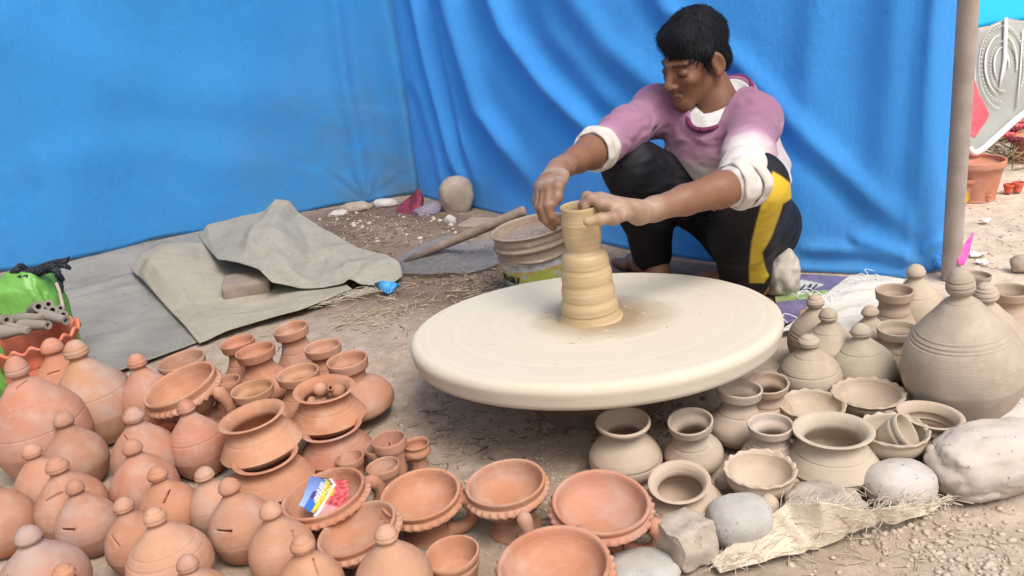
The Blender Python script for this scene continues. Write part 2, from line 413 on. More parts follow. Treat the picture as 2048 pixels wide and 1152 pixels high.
# ================================================================== THROWN POTS
def cr(P, n=5):
    """Catmull-Rom through (r,z); a repeated point makes a sharp edge"""
    out = []
    for i in range(len(P) - 1):
        p1, p2 = P[i], P[i + 1]
        if p1 == p2: continue
        p0 = P[i - 1] if i > 0 else p1; p3 = P[i + 2] if i + 2 < len(P) else p2
        for k in range(n):
            t = k / n
            out.append(tuple(0.5 * (2 * p1[a] + (p2[a] - p0[a]) * t + (2 * p0[a] - 5 * p1[a] + 4 * p2[a] - p3[a]) * t * t + (3 * p1[a] - p0[a] - 3 * p2[a] + p3[a]) * t ** 3) for a in (0, 1)))
    out.append(P[-1]); return [(max(r, 0.0), z) for r, z in out]
def lathe(name, prof, seg=56, wobble=.012, grooves=(), gd=.0011, gw=.0012, crimp=None, seed=0, lump=0.0):
    rs = random.Random(seed)
    P = list(prof)
    if grooves:                                      # incised lines: cut into the outer wall only
        S_ = [0.0]
        for p, q in zip(P, P[1:]): S_.append(S_[-1] + math.hypot(q[0] - p[0], q[1] - p[1]))
        top = max(range(len(P)), key=lambda i: P[i][1]); add = []; cut = []
        def on(s):
            for i in range(len(P) - 1):
                if S_[i] <= s <= S_[i + 1] and S_[i + 1] > S_[i]:
                    e = (s - S_[i]) / (S_[i + 1] - S_[i]); tx, tz = P[i + 1][0] - P[i][0], P[i + 1][1] - P[i][1]; l = math.hypot(tx, tz)
                    return (P[i][0] + tx * e, P[i][1] + tz * e), (-tz / l, tx / l)
            return P[-1], (0, 0)
        for g in grooves:
            for i in range(top):
                if P[i][1] <= g < P[i + 1][1] and P[i][0] > .003:
                    sg = S_[i] + (g - P[i][1]) / (P[i + 1][1] - P[i][1]) * (S_[i + 1] - S_[i])
                    if any(abs(sg - c) < 3.2 * gw for c in cut): break
                    cut.append(sg)
                    for k, dp in ((-1.5, 0), (-.8, 0), (0, gd), (.8, 0), (1.5, 0)):
                        (r, z), n = on(sg + k * gw); add.append((sg + k * gw, (r + n[0] * dp, z + n[1] * dp)))
                    break
        keep = [(S_[i], P[i]) for i in range(len(P)) if not any(abs(S_[i] - c) < 1.6 * gw for c in cut)]
        P = [p for _, p in sorted(keep + add, key=lambda t_: t_[0])]
    f1, f2, f3 = rs.uniform(0, 6.28), rs.uniform(0, 6.28), rs.uniform(0, 6.28)
    zmax = max(abs(z) for r, z in P); a2, a3 = wobble * rs.uniform(.5, 1), wobble * rs.uniform(.2, .6); tl = wobble * .6
    V = []; n = len(P)
    for i, (r, z) in enumerate(P):
        for j in range(seg):
            a = 2 * math.pi * j / seg; k = z / zmax
            rr = r * (1 + k * (a2 * math.sin(2 * a + f1) + a3 * math.sin(3 * a + f2 + 2 * k)))
            zz = z + k * tl * r * math.cos(a + f3)
            if lump: nq = noise.noise(Vector((rr * math.cos(a) * 16 + seed, rr * math.sin(a) * 16, zz * 16))); rr *= 1 + lump * nq; zz += lump * .3 * r * nq
            if crimp: rr, zz = crimp(rr, zz, a, i, n)
            V.append((rr * math.cos(a), rr * math.sin(a), zz))
    Fs = []
    for i in range(n - 1):
        for j in range(seg):
            q = (j + 1) % seg; Fs.append((i * seg + j, i * seg + q, (i + 1) * seg + q, (i + 1) * seg + j))
    me = mesh(name, V, Fs)
    bm = bmesh.new(); bm.from_mesh(me); bmesh.ops.remove_doubles(bm, verts=bm.verts, dist=1e-5); bmesh.ops.recalc_face_normals(bm, faces=bm.faces); bm.to_mesh(me); bm.free()
    me.polygons.foreach_set('use_smooth', [True] * len(me.polygons)); return me
def sc_(P, w, h): return [(r * w, z * h) for r, z in P]

def bank_prof(w, h, kn=.155, sq=0.0):
    return cr(sc_([(0, .0), (.22, 0), (.31, .02), (.425, .12), (.492, .27), (.5, .33), (.489, .41), (.450, .50), (.380, .585), (.292, .66), (.212, .722), (.153, .774), (kn * .82, .812), (kn * .76, .835),
              (kn * .95, .845), (kn * 1.10, .868), (kn * 1.09, .900), (kn * .90, .945), (kn * .56, .984), (kn * .25, .998), (0, 1.0)], w, h), 4)
def jar_prof(w, h, bw=.66, nk=.36, cl=.14):
    return cr(sc_([(0, 0), (.28, 0), (.40, .03), (bw * .93, .17), (bw, .29), (bw * .95, .40), (bw * .76, .53), (nk + .04, .64), (nk, .72), (nk + .015, .985 - cl - .05), (.43, .985 - cl - .012), (.475, .985 - cl), (.475, .985 - cl),
              (.49, .985 - cl * .5), (.502, .975), (.495, .997), (.475, 1.0), (.448, .985), (.43, .93), (.41, .87), (nk - .03, .80), (nk - .045, .72), (nk + .02, .6), (bw * .8, .45), (bw * .88, .28), (.38, .1), (0, .06)], w, h), 4)
def lota_prof(w, h, bw=.56, nk=.40, carin=.37):
    return cr(sc_([(0, 0), (.22, 0), (.36, .05), (bw * .88, .19), (bw * .99, carin - .03), (bw * 1.005, carin), (bw * 1.005, carin), (bw * .985, carin + .02), (bw * .91, carin + .12), (bw * .80, carin + .25), (nk + .015, .73), (nk - .005, .80), (nk + .012, .87), (nk + .06, .93),
              (.49, .972), (.503, .985), (.495, .998), (.47, 1.0), (.43, .985), (nk - .01, .93), (nk - .035, .86), (nk - .045, .79), (nk - .02, .70), (bw * .8, .5), (bw * .88, .35), (.38, .12), (0, .06)], w, h), 4)
def vase_prof(w, h):
    return cr(sc_([(0, 0), (.34, 0), (.5, .04), (.64, .16), (.675, .28), (.64, .41), (.53, .54), (.41, .65), (.355, .74), (.36, .80), (.42, .86), (.475, .905), (.502, .95), (.495, .985), (.47, 1.0), (.445, .985), (.405, .92), (.345, .82), (.31, .73),
              (.38, .6), (.55, .4), (.6, .28), (.45, .1), (0, .06)], w, h), 4)
def bowl_prof(w, h):
    return cr(sc_([(0, .03), (.22, .03), (.30, .0), (.335, .012), (.335, .04), (.29, .10), (.225, .20), (.215, .28), (.27, .37), (.37, .50), (.45, .64), (.485, .76), (.49, .88), (.503, .955), (.50, .988), (.485, 1.0), (.462, .985), (.448, .92),
              (.435, .84), (.39, .70), (.28, .58), (.14, .525), (0, .51)], w, h), 4)
def cup_prof(w, h):
    return cr(sc_([(0, 0), (.26, 0), (.33, .03), (.36, .12), (.37, .3), (.40, .5), (.44, .66), (.475, .72), (.495, .80), (.50, .93), (.49, .985), (.47, 1.0), (.45, .98), (.435, .88), (.41, .78), (.37, .66), (.33, .5), (.28, .35), (0, .30)], w, h), 4)
def dish_prof(w, h):
    return cr(sc_([(0, 0), (.28, 0), (.34, .03), (.38, .15), (.43, .42), (.47, .62), (.46, .72), (.485, .80), (.505, .90), (.50, .98), (.485, 1.0), (.465, .99), (.45, .9), (.425, .66), (.38, .45), (.32, .30), (.2, .24), (0, .22)], w, h), 4)
def goblet_prof(w, h):
    return cr(sc_([(0, 0), (.30, 0), (.335, .02), (.30, .07), (.285, .2), (.285, .40), (.30, .45), (.27, .48), (.34, .53), (.46, .60), (.50, .68), (.48, .78), (.44, .86), (.46, .94), (.48, .985), (.465, 1.0), (.43, .985), (.40, .90), (.41, .8), (.38, .68), (.25, .58), (0, .55)], w, h), 4)
def frill_mesh(w, h, nf, seed=0):
    rs = random.Random(seed); seg = nf * 6; V = []; rings = 7; jit = [rs.uniform(.7, 1.3) for _ in range(nf + 1)]
    for i in range(rings):
        for j in range(seg):
            a = 2 * math.pi * j / seg; c = math.cos(a * nf + .5 * math.sin(3 * a + seed)); amp = jit[int(j / 6) % nf]
            sec = [(.470, .87), (.497, .855), (.528 + .008 * c * amp, .825 + .020 * c * amp), (.545 + .012 * c * amp, .785 + .030 * c * amp), (.535 + .010 * c * amp, .755 + .028 * c * amp), (.500, .745), (.470, .755)][i]
            V.append((sec[0] * w * math.cos(a), sec[0] * w * math.sin(a), sec[1] * h))
    Fs = [(i * seg + j, i * seg + (j + 1) % seg, ((i + 1) % rings) * seg + (j + 1) % seg, ((i + 1) % rings) * seg + j) for i in range(rings) for j in range(seg)]
    return mesh('frilled_band', V, Fs)
def handle_mesh(w, h, ang, r=.05, top=.80, fat=1.6):
    ca, sa = math.cos(ang), math.sin(ang)
    P = [(.505, top - .045), (.555, top - .05), (.60, top - .14), (.625, top - .30), (.59, .30), (.50, .13), (.38, .05), (.26, .05)]
    P = smooth_path([Vector((x * w * ca, x * w * sa, z * h)) for x, z in P], 5); n = len(P)
    rad = [w * r * (.55 + .45 * min(1, i / n / .18)) * (1.0 + (fat - 1) * .5 * math.exp(-((i / n - .2) / .16) ** 2) + .3 * math.exp(-((1 - i / n) / .15) ** 2)) for i in range(n)]
    V, Fs = tube(P, rad, 12); return mesh('handle', V, Fs)

placed = []
def place(px, py, w_px, H, base_z=0.0, lean=(0, 0), wf=.5):
    """where a pot of height H*w stands so that the middle of its top is seen at (px,py) and its width is w_px"""
    ax = (Vector((0, 0, 1)) + Vector((math.sin(math.radians(lean[0])), -math.sin(math.radians(lean[1])), 0))).normalized()
    wm = .1
    for _ in range(12):
        h = H * wm; top = at(px, py, base_z + h * ax.z); wm = w_px * depth_of(top) / FPX
    h = H * wm; b0 = top - ax * h
    return b0, ax, wm, h
def stand(o, b0, ax, yaw):
    q = Vector((0, 0, 1)).rotation_difference(ax)
    o.rotation_mode = 'QUATERNION'; o.rotation_quaternion = q @ Matrix.Rotation(yaw, 3, 'Z').to_quaternion(); o.location = b0
def slot_cut(o, w, h, prof, zf, ang, tilt, ln=.026):
    """a real coin slot, cut into the wall"""
    r = 0
    for i in range(len(prof) - 1):
        if prof[i][1] <= zf * h < prof[i + 1][1]:
            r = prof[i][0]; sl = (prof[i + 1][0] - prof[i][0]) / (prof[i + 1][1] - prof[i][1]); break
    nr = Vector((1, 0, -sl)).normalized(); tg = Vector((0, 1, 0)); up = nr.cross(tg)
    rot = Matrix((nr, tg, up)).transposed(); rot = rot @ Matrix.Rotation(tilt, 3, 'X')
    Z = Matrix.Rotation(ang, 3, 'Z')
    v, f = box_vf((0, 0, 0), .030, ln, .0035); me = mesh('cutter', [Z @ (rot @ p + Vector((r, 0, zf * h))) for p in v], f, False)
    bm = bmesh.new(); bm.from_mesh(me); bmesh.ops.recalc_face_normals(bm, faces=bm.faces); bm.to_mesh(me); bm.free()
    c = bpy.data.objects.new('cutter', me); COL.objects.link(c)
    md = o.modifiers.new('b', 'BOOLEAN'); md.object = c; md.operation = 'DIFFERENCE'; md.solver = 'EXACT'
    baked(o); bpy.data.objects.remove(c)
    o.data.polygons.foreach_set('use_smooth', [True] * len(o.data.polygons))

NAMES = dict(bank=('money_bank', 'money bank'), jar=('collared_jar', 'clay jar'), lota=('water_pot', 'clay pot'), vase=('flared_jar', 'clay jar'), bowl=('incense_bowl', 'clay bowl'),
             crimp=('crimped_cup', 'clay cup'), cup=('clay_cup', 'clay cup'), goblet=('goblet', 'goblet'), dish=('clay_dish', 'clay dish'))
GROUPS = {('bank', 0): 'terracotta money banks', ('bank', 1): 'unfired money banks', ('jar', 0): 'terracotta collared jars', ('jar', 1): 'unfired collared jars', ('lota', 0): 'terracotta water pots', ('lota', 1): 'unfired water pots',
          ('bowl', 0): 'terracotta frilled bowls', ('crimp', 1): 'unfired crimped cups', ('cup', 0): 'small terracotta cups'}
pot_no = [0]
def pot(kind, px, py, w, H, label, mat=None, lean=(0, 0), base_z=0.0, tint=None, stain=0.0, handle=None, slot=None, grooves=(), yaw=None, raw=False, **kw):
    if kind == 'bank' and not raw: w *= .915
    if kind == 'bank' and raw and lean[0] == 0: lean = (-3, 0)
    if kind == 'bank' and (not raw or w > 200): H *= 1.10
    pot_no[0] += 1; sd_ = pot_no[0]; rs = random.Random(sd_ * 13 + 5)
    b0, ax, wm, h = place(px, py, w, H, base_z, lean)
    mat = mat or (RAW if raw else TERRA)
    yaw = rs.uniform(0, 6.28) if yaw is None else yaw
    if slot or handle is not None: yaw = 0
    nm, cat = NAMES[kind]
    seg = 72 if w > 150 else 60 if w > 100 else 48
    crimp = None
    if kind == 'bank': prof = bank_prof(wm, h, **kw); g = [h * x for x in grooves] + [h * x for x in ((.875, .915, .95), (.90,), (), (.885, .92), (.89, .93, .96), ())[sd_ % 6]]
    elif kind == 'jar': prof = jar_prof(wm, h, **kw); g = [h * x for x in (grooves or (.58, .62))]
    elif kind == 'lota': prof = lota_prof(wm, h, **kw); g = [h * x for x in (grooves or (.62, .655))]
    elif kind == 'vase': prof = vase_prof(wm, h); g = [h * x for x in (.34, .37)]
    elif kind == 'bowl': prof = bowl_prof(wm, h); g = []
    elif kind == 'cup': prof = cup_prof(wm, h); g = []
    elif kind == 'dish': prof = dish_prof(wm, h); g = []
    elif kind == 'goblet': prof = goblet_prof(wm, h); g = []
    elif kind == 'crimp':
        prof = bowl_prof(wm * .96, h); g = []; nf = 15 + sd_ % 4; jt = [rs.uniform(.5, 1.2) for _ in range(nf)]; seg = nf * 6
        top_h = h
        def crimp(r, z, a, i, n, nf=nf, jt=jt, hh=h, ww=wm):
            k = float(sstep(.86, .99, z / hh)) * (1 if r > ww * .44 else 0)
            q = a * nf / (2 * math.pi); am = jt[int(q) % nf]; c = math.cos(2 * math.pi * q + .8 * math.sin(2 * a)) * am
            return r * (1 + k * (.045 + .022 * c)), z + k * hh * .024 * c - k * hh * .01
    me = lathe(nm, prof, seg, .020 if kind != 'crimp' else .012, g, seed=sd_, crimp=crimp, lump=.022 if kind in ('bank', 'crimp') else .012, gd=(.0020 if raw else .0013), gw=(.0020 if raw else .0022))
    o = link(nm, me, mat)
    if slot: slot_cut(o, wm, h, prof, slot[0], math.radians(slot[1]), math.radians(slot[2]), slot[3] if len(slot) > 3 else .026)
    stand(o, b0, ax, yaw)
    if tint is None:
        k = rs.uniform(.88, 1.08); tint = (k, k * rs.uniform(.95, 1.06), k * rs.uniform(.93, 1.08))
    o.color = tuple(tint) + (1,); o['stain'] = float(stain * .65 if stain else rs.choice([0, 0, .15, .3]))
    tag(o, label, cat, GROUPS.get((kind, 1 if raw else 0)))
    kids = []
    if kind == 'bowl': kids.append(link('frilled_band', frill_mesh(wm, h, 30 + sd_ % 5, sd_), mat, o))
    if handle is not None: kids.append(link('handle', handle_mesh(wm, h, math.radians(handle), .075 if kind == 'bowl' else .105), mat, o))
    for c in kids: c.color = o.color; c['stain'] = o['stain']
    placed.append((label, Vector(b0), max(r for r, z in prof), h, wm, kind, base_z))
    return o, b0, ax, wm, h

P_ = (1.06, .92, .90); G_ = (.86, .92, 1.0); W_ = (1.08, 1.18, 1.22)
# ---- terracotta money banks at the front left (slot: height share, angle, tilt, length)
pot('bank', 24, 713, 212, 1.24, 'big terracotta bank cut by the left edge, beside the red urn', kn=.105, slot=(.80, -62, 25, .022), tint=(1.02, .88, .86), lean=(-3, 0), grooves=(.45,))
pot('bank', 98, 677, 140, 1.32, 'slim terracotta bank with a level slot, right in front of the red urn', slot=(.68, -78, 10, .026), kn=.15, lean=(0, 0), tint=P_)
pot('bank', 144, 681, 178, 1.24, 'big terracotta bank with a grey smoke patch, standing below the grey tarp', stain=.9, kn=.135, lean=(-4, 0), grooves=(.50, .52))
pot('bank', 268, 708, 134, 1.30, 'terracotta bank with a white-streaked shoulder, next to the tilted frilled bowl', kn=.14, stain=.5, tint=(1.02, .95, .95), lean=(-3, 0))
pot('bank', 122, 826, 132, 1.22, 'plain dull bank with no slot in view, in the hollow below the smoke-patched bank', stain=.5, kn=.15, lean=(-2, 0), tint=(.93, .95, .96))
pot('bank', 262, 816, 150, 1.18, 'grey-pink bank with a short slot just under its smooth round knob', stain=.6, kn=.145, slot=(.72, -118, -25, .020), tint=(.95, .93, .95), lean=(-1, 0))
pot('bank', 366, 800, 132, 1.26, 'deep pink bank leaning against the frilled bowl, with a chipped ridged knob', kn=.14, tint=(1.0, .84, .82), lean=(-4, 0), grooves=(.52, .54))
pot('bank', 259, 880, 150, 1.14, 'pinkish bank with a flat ridged knob in front of the short-slotted grey-pink one', kn=.135, tint=(.98, .86, .84), lean=(-2, 0))
pot('bank', 58, 890, 126, 1.22, 'small pale bank with a plain cap knob, just below the big left-edge bank', kn=.155, tint=(1.02, .98, .96), lean=(-2, 0))
pot('bank', 108, 917, 158, 1.12, 'broad bank with a long upward slot beside the grey-shouldered one', kn=.145, slot=(.66, -92, 22, .030), lean=(-3, 0), tint=(1.0, .96, .93))
pot('bank', 144, 961, 136, 1.20, 'grey-shouldered bank with a level slot and a small pointed knob', kn=.135, slot=(.53, -100, -4, .024), stain=.95, tint=(.97, .95, .94), lean=(-2, 0))
pot('bank', 310, 935, 136, 1.18, 'bank with a steep slot right of its ridged knob, behind two others', kn=.15, slot=(.68, -58, 45, .024), lean=(-4, 0), tint=(1.0, .95, .93))
pot('bank', 404, 936, 118, 1.26, 'narrow bank with a pale ridged egg-shaped knob, touching the plain round knob', kn=.17, tint=W_, lean=(-3, 0))
pot('bank', 453, 958, 150, 1.20, 'bank with a level slot and a plain round knob, below the stacked water pots', kn=.145, slot=(.55, -105, -5, .028), lean=(-4, 0), tint=(1.04, 1.02, .98))
pot('bank', 242, 997, 134, 1.24, 'brownish bank with a slanting slot, wedged between two pale neighbours', kn=.155, slot=(.60, -110, -38, .026), lean=(-2, 0), tint=(.93, .90, .88))
pot('bank', 304, 1017, 188, 1.10, 'wide cream-topped bank with a plain pointed knob', kn=.118, tint=W_, lean=(-2, 0), grooves=(.52, .54, .60))
pot('bank', 536, 1006, 152, 1.22, 'pale bank with a thick ridged knob touching the bowl of cards, slot on its right', kn=.155, slot=(.62, -30, 60, .022), tint=W_, lean=(-3, 0))
pot('bank', 601, 1074, 152, 1.22, 'pale bank with a round grooved knob, thin crack-like slot, at the bottom edge', kn=.165, slot=(.70, -42, 75, .024), tint=(1.08, 1.1, 1.1), lean=(0, 0))
pot('bank', 769, 1052, 176, 1.16, 'cream bank with a grooved knob in front of the oval frilled bowls', kn=.135, tint=W_, lean=(0, 0))
pot('bank', 50, 1054, 196, 1.05, 'lilac-grey smoked bank with a reddish knob and a slot, in the bottom corner', kn=.13, slot=(.62, -110, -20, .026), stain=1.0, tint=(.92, .92, 1.0), lean=(0, 0))
pot('bank', 370, 1112, 170, 1.10, 'bank seen only by its smooth cap knob and shoulder, under the cream-topped one', kn=.13, tint=(1.06, 1.05, 1.0), lean=(0, 0))
pot('bank', 122, 1130, 150, 1.10, 'bank of which only a flaky white knob shows, over the lilac-grey shoulder', kn=.15, tint=(1.05, 1.05, 1.03))
pot('bank', -32, 950, 150, 1.16, 'bank whose round shoulder alone enters at the left edge', kn=.14, tint=(1.04, .97, .92))

# ---- terracotta collared jars
pot('jar', 580, 655, 71, 1.62, 'tallest terracotta jar at the back of the cluster, standing alone by the sacking', bw=.62, lean=(-5, 0))
pot('jar', 474, 682, 69, 1.55, 'terracotta jar at the corner of the grey sacking, half hidden by its neighbour', bw=.64, lean=(-5, 0), tint=(1, .9, .86))
pot('jar', 509, 699, 79, 1.50, 'terracotta jar with a thin flaring collar, just right of the sacking corner', bw=.70, lean=(-5, 0), tint=(1, .9, .86))
pot('jar', 644, 691, 74, 1.45, 'bright orange terracotta jar squeezed between the tallest jar and the fat one', bw=.62, lean=(-3, 0), tint=(1.06, 1.0, .92))
pot('jar', 693, 718, 84, 1.56, 'fat terracotta jar with the widest belly, nearest the wheel', bw=.92, nk=.37, lean=(-3, 0), tint=(.98, .92, .88))
pot('jar', 595, 744, 85, 1.35, 'terracotta jar with a grey-brown collar behind the pot of beads', bw=.66, lean=(-3, 0), tint=(1.0, 1.02, .96))
pot('jar', 446, 764, 69, 1.50, 'small terracotta jar in the shade of the tilted frilled bowl', bw=.70, lean=(-6, 0), tint=(.98, .92, .9))
pot('jar', 503, 776, 86, 1.30, 'terracotta jar with an orange inside, standing behind the wide-rimmed pot', bw=.68, lean=(-4, 0))
pot('dish', 362, 719, 93, .75, 'shallow terracotta dish behind the tilted frilled bowl', lean=(-4, 0), base_z=.035)
# ---- stacked water pots
low1 = pot('lota', 530, 912, 132, .70, 'lower terracotta water pot of the left pair, carrying the pale-rimmed one', lean=(-3, 0), tint=(1.02, .98, .94), bw=.66)
pot('lota', 503, 831, 136, .74, 'pale-rimmed terracotta water pot on top of the left pair', lean=(-7, 0), base_z=low1[4] * .56, bw=.625, tint=(1.06, 1.06, 1.0), carin=.33)
low2 = pot('lota', 662, 852, 122, .72, 'lower terracotta water pot of the right pair, behind the small cups', lean=(-2, 0), tint=(1, .88, .84), bw=.60)
bead_pot = pot('lota', 647, 776, 126, .74, 'terracotta water pot holding clay beads, on top of the right pair', lean=(0, 0), base_z=low2[4] * .56, bw=.60, tint=(1.05, 1.0, .94), carin=.33)
# ---- small cups
pot('cup', 776, 877, 70, 1.15, 'largest small terracotta cup, at the back of the cup group', lean=(-4, 0))
pot('cup', 757, 893, 56, 1.05, 'terracotta cup overlapping the largest small cup', lean=(-4, 0), tint=(1.05, 1.0, .95))
pot('cup', 765, 930, 68, .95, 'terracotta cup with a pale inside at the front of the cup group', lean=(-4, 0), tint=(1.04, 1.02, .96))
pot('cup', 698, 914, 58, 1.0, 'terracotta cup with a wavy lip in front of the lower water pot', lean=(-4, 0), tint=(1, .95, .9))
pot('goblet', 832, 886, 56, 1.05, 'little stemmed terracotta goblet standing apart on the bare ground', tint=(1.0, .95, .92))
# ---- frilled bowls
pot('bowl', 322, 846, 92, .62, 'dark red frilled bowl, its mouth in shade below the tilted bowl', mat=REDC, lean=(-3, 0))
pot('bowl', 357, 766, 146, .80, 'strongly tilted frilled bowl among the banks and jars', lean=(-12, 8), base_z=.03, handle=-20, tint=(.98, .95, .90))
cardbowl = pot('bowl', 645, 984, 172, .60, 'frilled terracotta bowl holding the business cards', lean=(-9, 0), handle=25, tint=(1, .93, .9))
pot('bowl', 840, 985, 160, .64, 'deep round frilled bowl between the small cups and the goblet', lean=(-3, 6), handle=-8, tint=(1.02, .98, .93))
pot('bowl', 712, 1054, 166, .62, 'oval-looking frilled bowl tilted towards the grooved cream bank', lean=(-13, 0), handle=110, tint=(1.02, 1.0, .95))
pot('bowl', 1010, 962, 160, .72, 'frilled bowl whose thick handle faces the viewer', lean=(-5, 2), handle=-72, tint=(1.02, .98, .9))
pot('bowl', 1202, 1000, 196, .58, 'wide salmon frilled bowl with its handle towards the brick chunk', lean=(2, 5), handle=-28, tint=(1.05, .96, .93))
pot('bowl', 1108, 1124, 226, .56, 'largest frilled bowl with a hairline crack, cut by the bottom edge', lean=(0, 4), handle=60, tint=(1.05, .98, .95))
pot('dish', 903, 1105, 112, .62, 'plain small terracotta dish with no frill, at the bottom', lean=(-4, 0), tint=(1.06, 1.04, .98))

# ---- unfired pots on the right
r = dict(raw=True)
pot('bank', 1920, 536, 236, 1.30, 'giant unfired bank with three incised rings, by the bamboo pole', kn=.105, grooves=(.60, .575, .555, .79), tint=(.90, .90, .92), lean=(-6, 0), **r)
pot('bank', 1972, 566, 176, 1.30, 'unfired bank with a cream knob and coin slot, behind the giant bank', kn=.125, slot=(.66, -75, 15, .022), tint=(1.0, 1.0, 1.0), lean=(-3, 0), **r)
pot('bank', 1832, 529, 112, 1.36, 'unfired bank with a ribbed knob against the foot of the blue cloth', kn=.15, grooves=(.60, .62), tint=(1.0, 1.0, .98), **r)
pot('bank', 1630, 589, 116, 1.34, 'unfired bank closest to the wheel rim, ringed round the middle', kn=.14, grooves=(.48, .50, .52), tint=(.86, .84, .82), **r)
pot('bank', 1656, 616, 128, 1.26, 'broad unfired bank with rings on its neck, second from the wheel rim', kn=.13, grooves=(.70, .72, .68, .50, .52), tint=(.90, .88, .85), **r)
pot('bank', 1740, 612, 84, 1.40, 'smallest unfired bank, peeping out between two others', kn=.18, grooves=(.5, .53), tint=(.86, .84, .82), **r)
pot('bank', 1722, 648, 134, 1.12, 'unfired bank with a bald pale knob, in front of the smallest bank', kn=.14, grooves=(.64,), **r)
pot('bank', 1617, 670, 128, 1.12, 'unfired bank with a scored round knob, behind the paired collared jars', kn=.155, grooves=(.50, .52, .70), tint=(.96, .94, .92), **r)
pot('jar', 1790, 579, 73, 1.62, 'tall unfired jar standing free in front of the blue cloth', bw=.62, nk=.39, tint=(.92, .88, .84), **r)
pot('jar', 1796, 655, 80, 1.35, 'unfired jar tucked against the left side of the giant bank', bw=.66, nk=.38, tint=(.90, .86, .82), **r)
pot('jar', 1955, 549, 52, 1.3, 'small dark-mouthed unfired jar between pole and the slotted bank', bw=.66, tint=(.8, .74, .72), **r)
pot('jar', 2020, 578, 78, 1.45, 'wide-necked unfired jar at the right edge of the picture', bw=.75, nk=.40, tint=(.95, .92, .9), **r)
pot('jar', 1479, 775, 90, 1.38, 'unfired jar with a tipped collar right under the wheel edge', bw=.66, nk=.37, lean=(4, 0), **r)
pot('jar', 1535, 764, 82, 1.30, 'unfired jar with a dark hollow neck, touching the tipped-collar jar', bw=.62, nk=.37, lean=(-2, 6), tint=(.92, .88, .84), **r)
pot('jar', 1380, 841, 92, 1.28, 'squat unfired jar with a round mouth, second along the front row', bw=.66, nk=.36, lean=(-5, 6), **r)
pot('jar', 1541, 847, 90, 1.22, 'unfired jar with ribbed shoulders behind the crimped cup', bw=.66, nk=.37, lean=(0, 0), grooves=(.50, .54, .58, .62, .66), **r)
pot('vase', 1246, 841, 111, 1.10, 'unfired jar with a thick pale flared lip and rosy neck, first in the front row', lean=(-1, 3), tint=(1.02, 1.0, .98), stain=.7, **r)
pot('lota', 1666, 858, 154, .76, 'largest unfired water pot with a wide mouth, in the middle of the right group', bw=.605, tint=(1.04, 1.04, 1.02), **r)
pot('lota', 1358, 962, 126, .80, 'unfired water pot tilted open towards the viewer, beside the grey stone', bw=.67, lean=(-5, 9), tint=(1.04, 1.04, 1.02), **r)
pot('lota', 1862, 828, 126, .72, 'unfired water pot with a slanted rim below the giant bank', bw=.48, nk=.41, lean=(5, 0), tint=(1.02, 1.0, .98), **r)
pot('crimp', 1737, 783, 138, .48, 'unfired crimped cup lying lowest against the giant bank', tint=(.94, .9, .86), yaw=0, handle=-85, **r)
pot('crimp', 1624, 806, 128, .50, 'unfired crimped cup hidden behind the largest water pot', tint=(.98, .96, .92), **r)
holder = pot('crimp', 1786, 856, 136, .72, 'unfired crimped cup with a smaller cup lying inside it', handle=-50, tint=(1.0, .98, .96), **r)
pot('crimp', 1520, 934, 142, .70, 'unfired crimped cup with its handle facing the viewer', handle=-96, tint=(1.04, 1.03, 1.0), **r)
# the cup that leans inside the crimped cup
_, hb, hax, hw, hh = holder
ic = link('clay_dish', lathe('clay_dish', dish_prof(hw * .56, hw * .40), 48, .012, seed=91), RAW); ic.color = (1.06, 1.06, 1.02, 1); ic['stain'] = 0.0
ic.location = hb + hax * (hh * .68) + Vector((-.012, .004, 0)); ic.rotation_mode = 'XYZ'; ic.rotation_euler = (math.radians(26), math.radians(48), 0)
tag(ic, 'small unfired dish lying on its side inside the crimped cup', 'clay dish')
if bpy.app.background and False: pass
# ================================================================== POTTER'S WHEEL
WHEEL_Z = 0.165
wc = at(1184, 635, WHEEL_Z); wr = 366 * depth_of(wc) / FPX
m, t, b = new_mat('slip_coated_wheel'); v, oi = obj_coord(t, False)
sp = N(t, 'ShaderNodeSeparateXYZ'); L(t, v, sp.inputs[0])
ln_ = N(t, 'ShaderNodeVectorMath', operation='LENGTH'); cx_ = N(t, 'ShaderNodeCombineXYZ'); L(t, sp.outputs[0], cx_.inputs[0]); L(t, sp.outputs[1], cx_.inputs[1]); L(t, cx_.outputs[0], ln_.inputs[0])
rr = N(t, 'ShaderNodeCombineXYZ'); L(t, ln_.outputs['Value'], rr.inputs[0]); pass
rings = noise_n(t, scaled(t, rr.outputs[0], (70, 1, 8)), 1, 4, .6)
c = mixc(t, ramp(t, rings, .3, .7), (.52, .455, .37), (.595, .53, .435))
c = mixc(t, ramp(t, noise_n(t, v, 7, 6, .65), .42, .72), c, (.565, .50, .41))
c = mixc(t, ramp(t, noise_n(t, v, 60, 3, .6), .66, .73), c, (.44, .37, .28))
sh = N(t, 'ShaderNodeVectorMath', operation='SUBTRACT'); L(t, v, sh.inputs[0])
vpos = [0, 0]
wet = N(t, 'ShaderNodeVectorMath', operation='LENGTH'); L(t, sh.outputs[0], wet.inputs[0])
WETNODE = sh
wn_ = N(t, 'ShaderNodeMath', operation='ADD'); L(t, wet.outputs['Value'], wn_.inputs[0])
wsc = N(t, 'ShaderNodeMath', operation='MULTIPLY'); wsc.inputs[1].default_value = .06; L(t, noise_n(t, v, 14, 4), wsc.inputs[0]); L(t, wsc.outputs[0], wn_.inputs[1])
c = mixc(t, ramp(t, wn_.outputs[0], .095, .185, (1, 1, 1, 1), (0, 0, 0, 1)), c, (.29, .215, .135))
L(t, c, b.inputs['Base Color']); b.inputs['Roughness'].default_value = .8; b.inputs['Specular IOR Level'].default_value = .2
pw_ = bump(t, None, rings, .10, .0015); bump(t, b, noise_n(t, v, 45, 7, .65), .30, .0025, pw_)
WHEELM = m
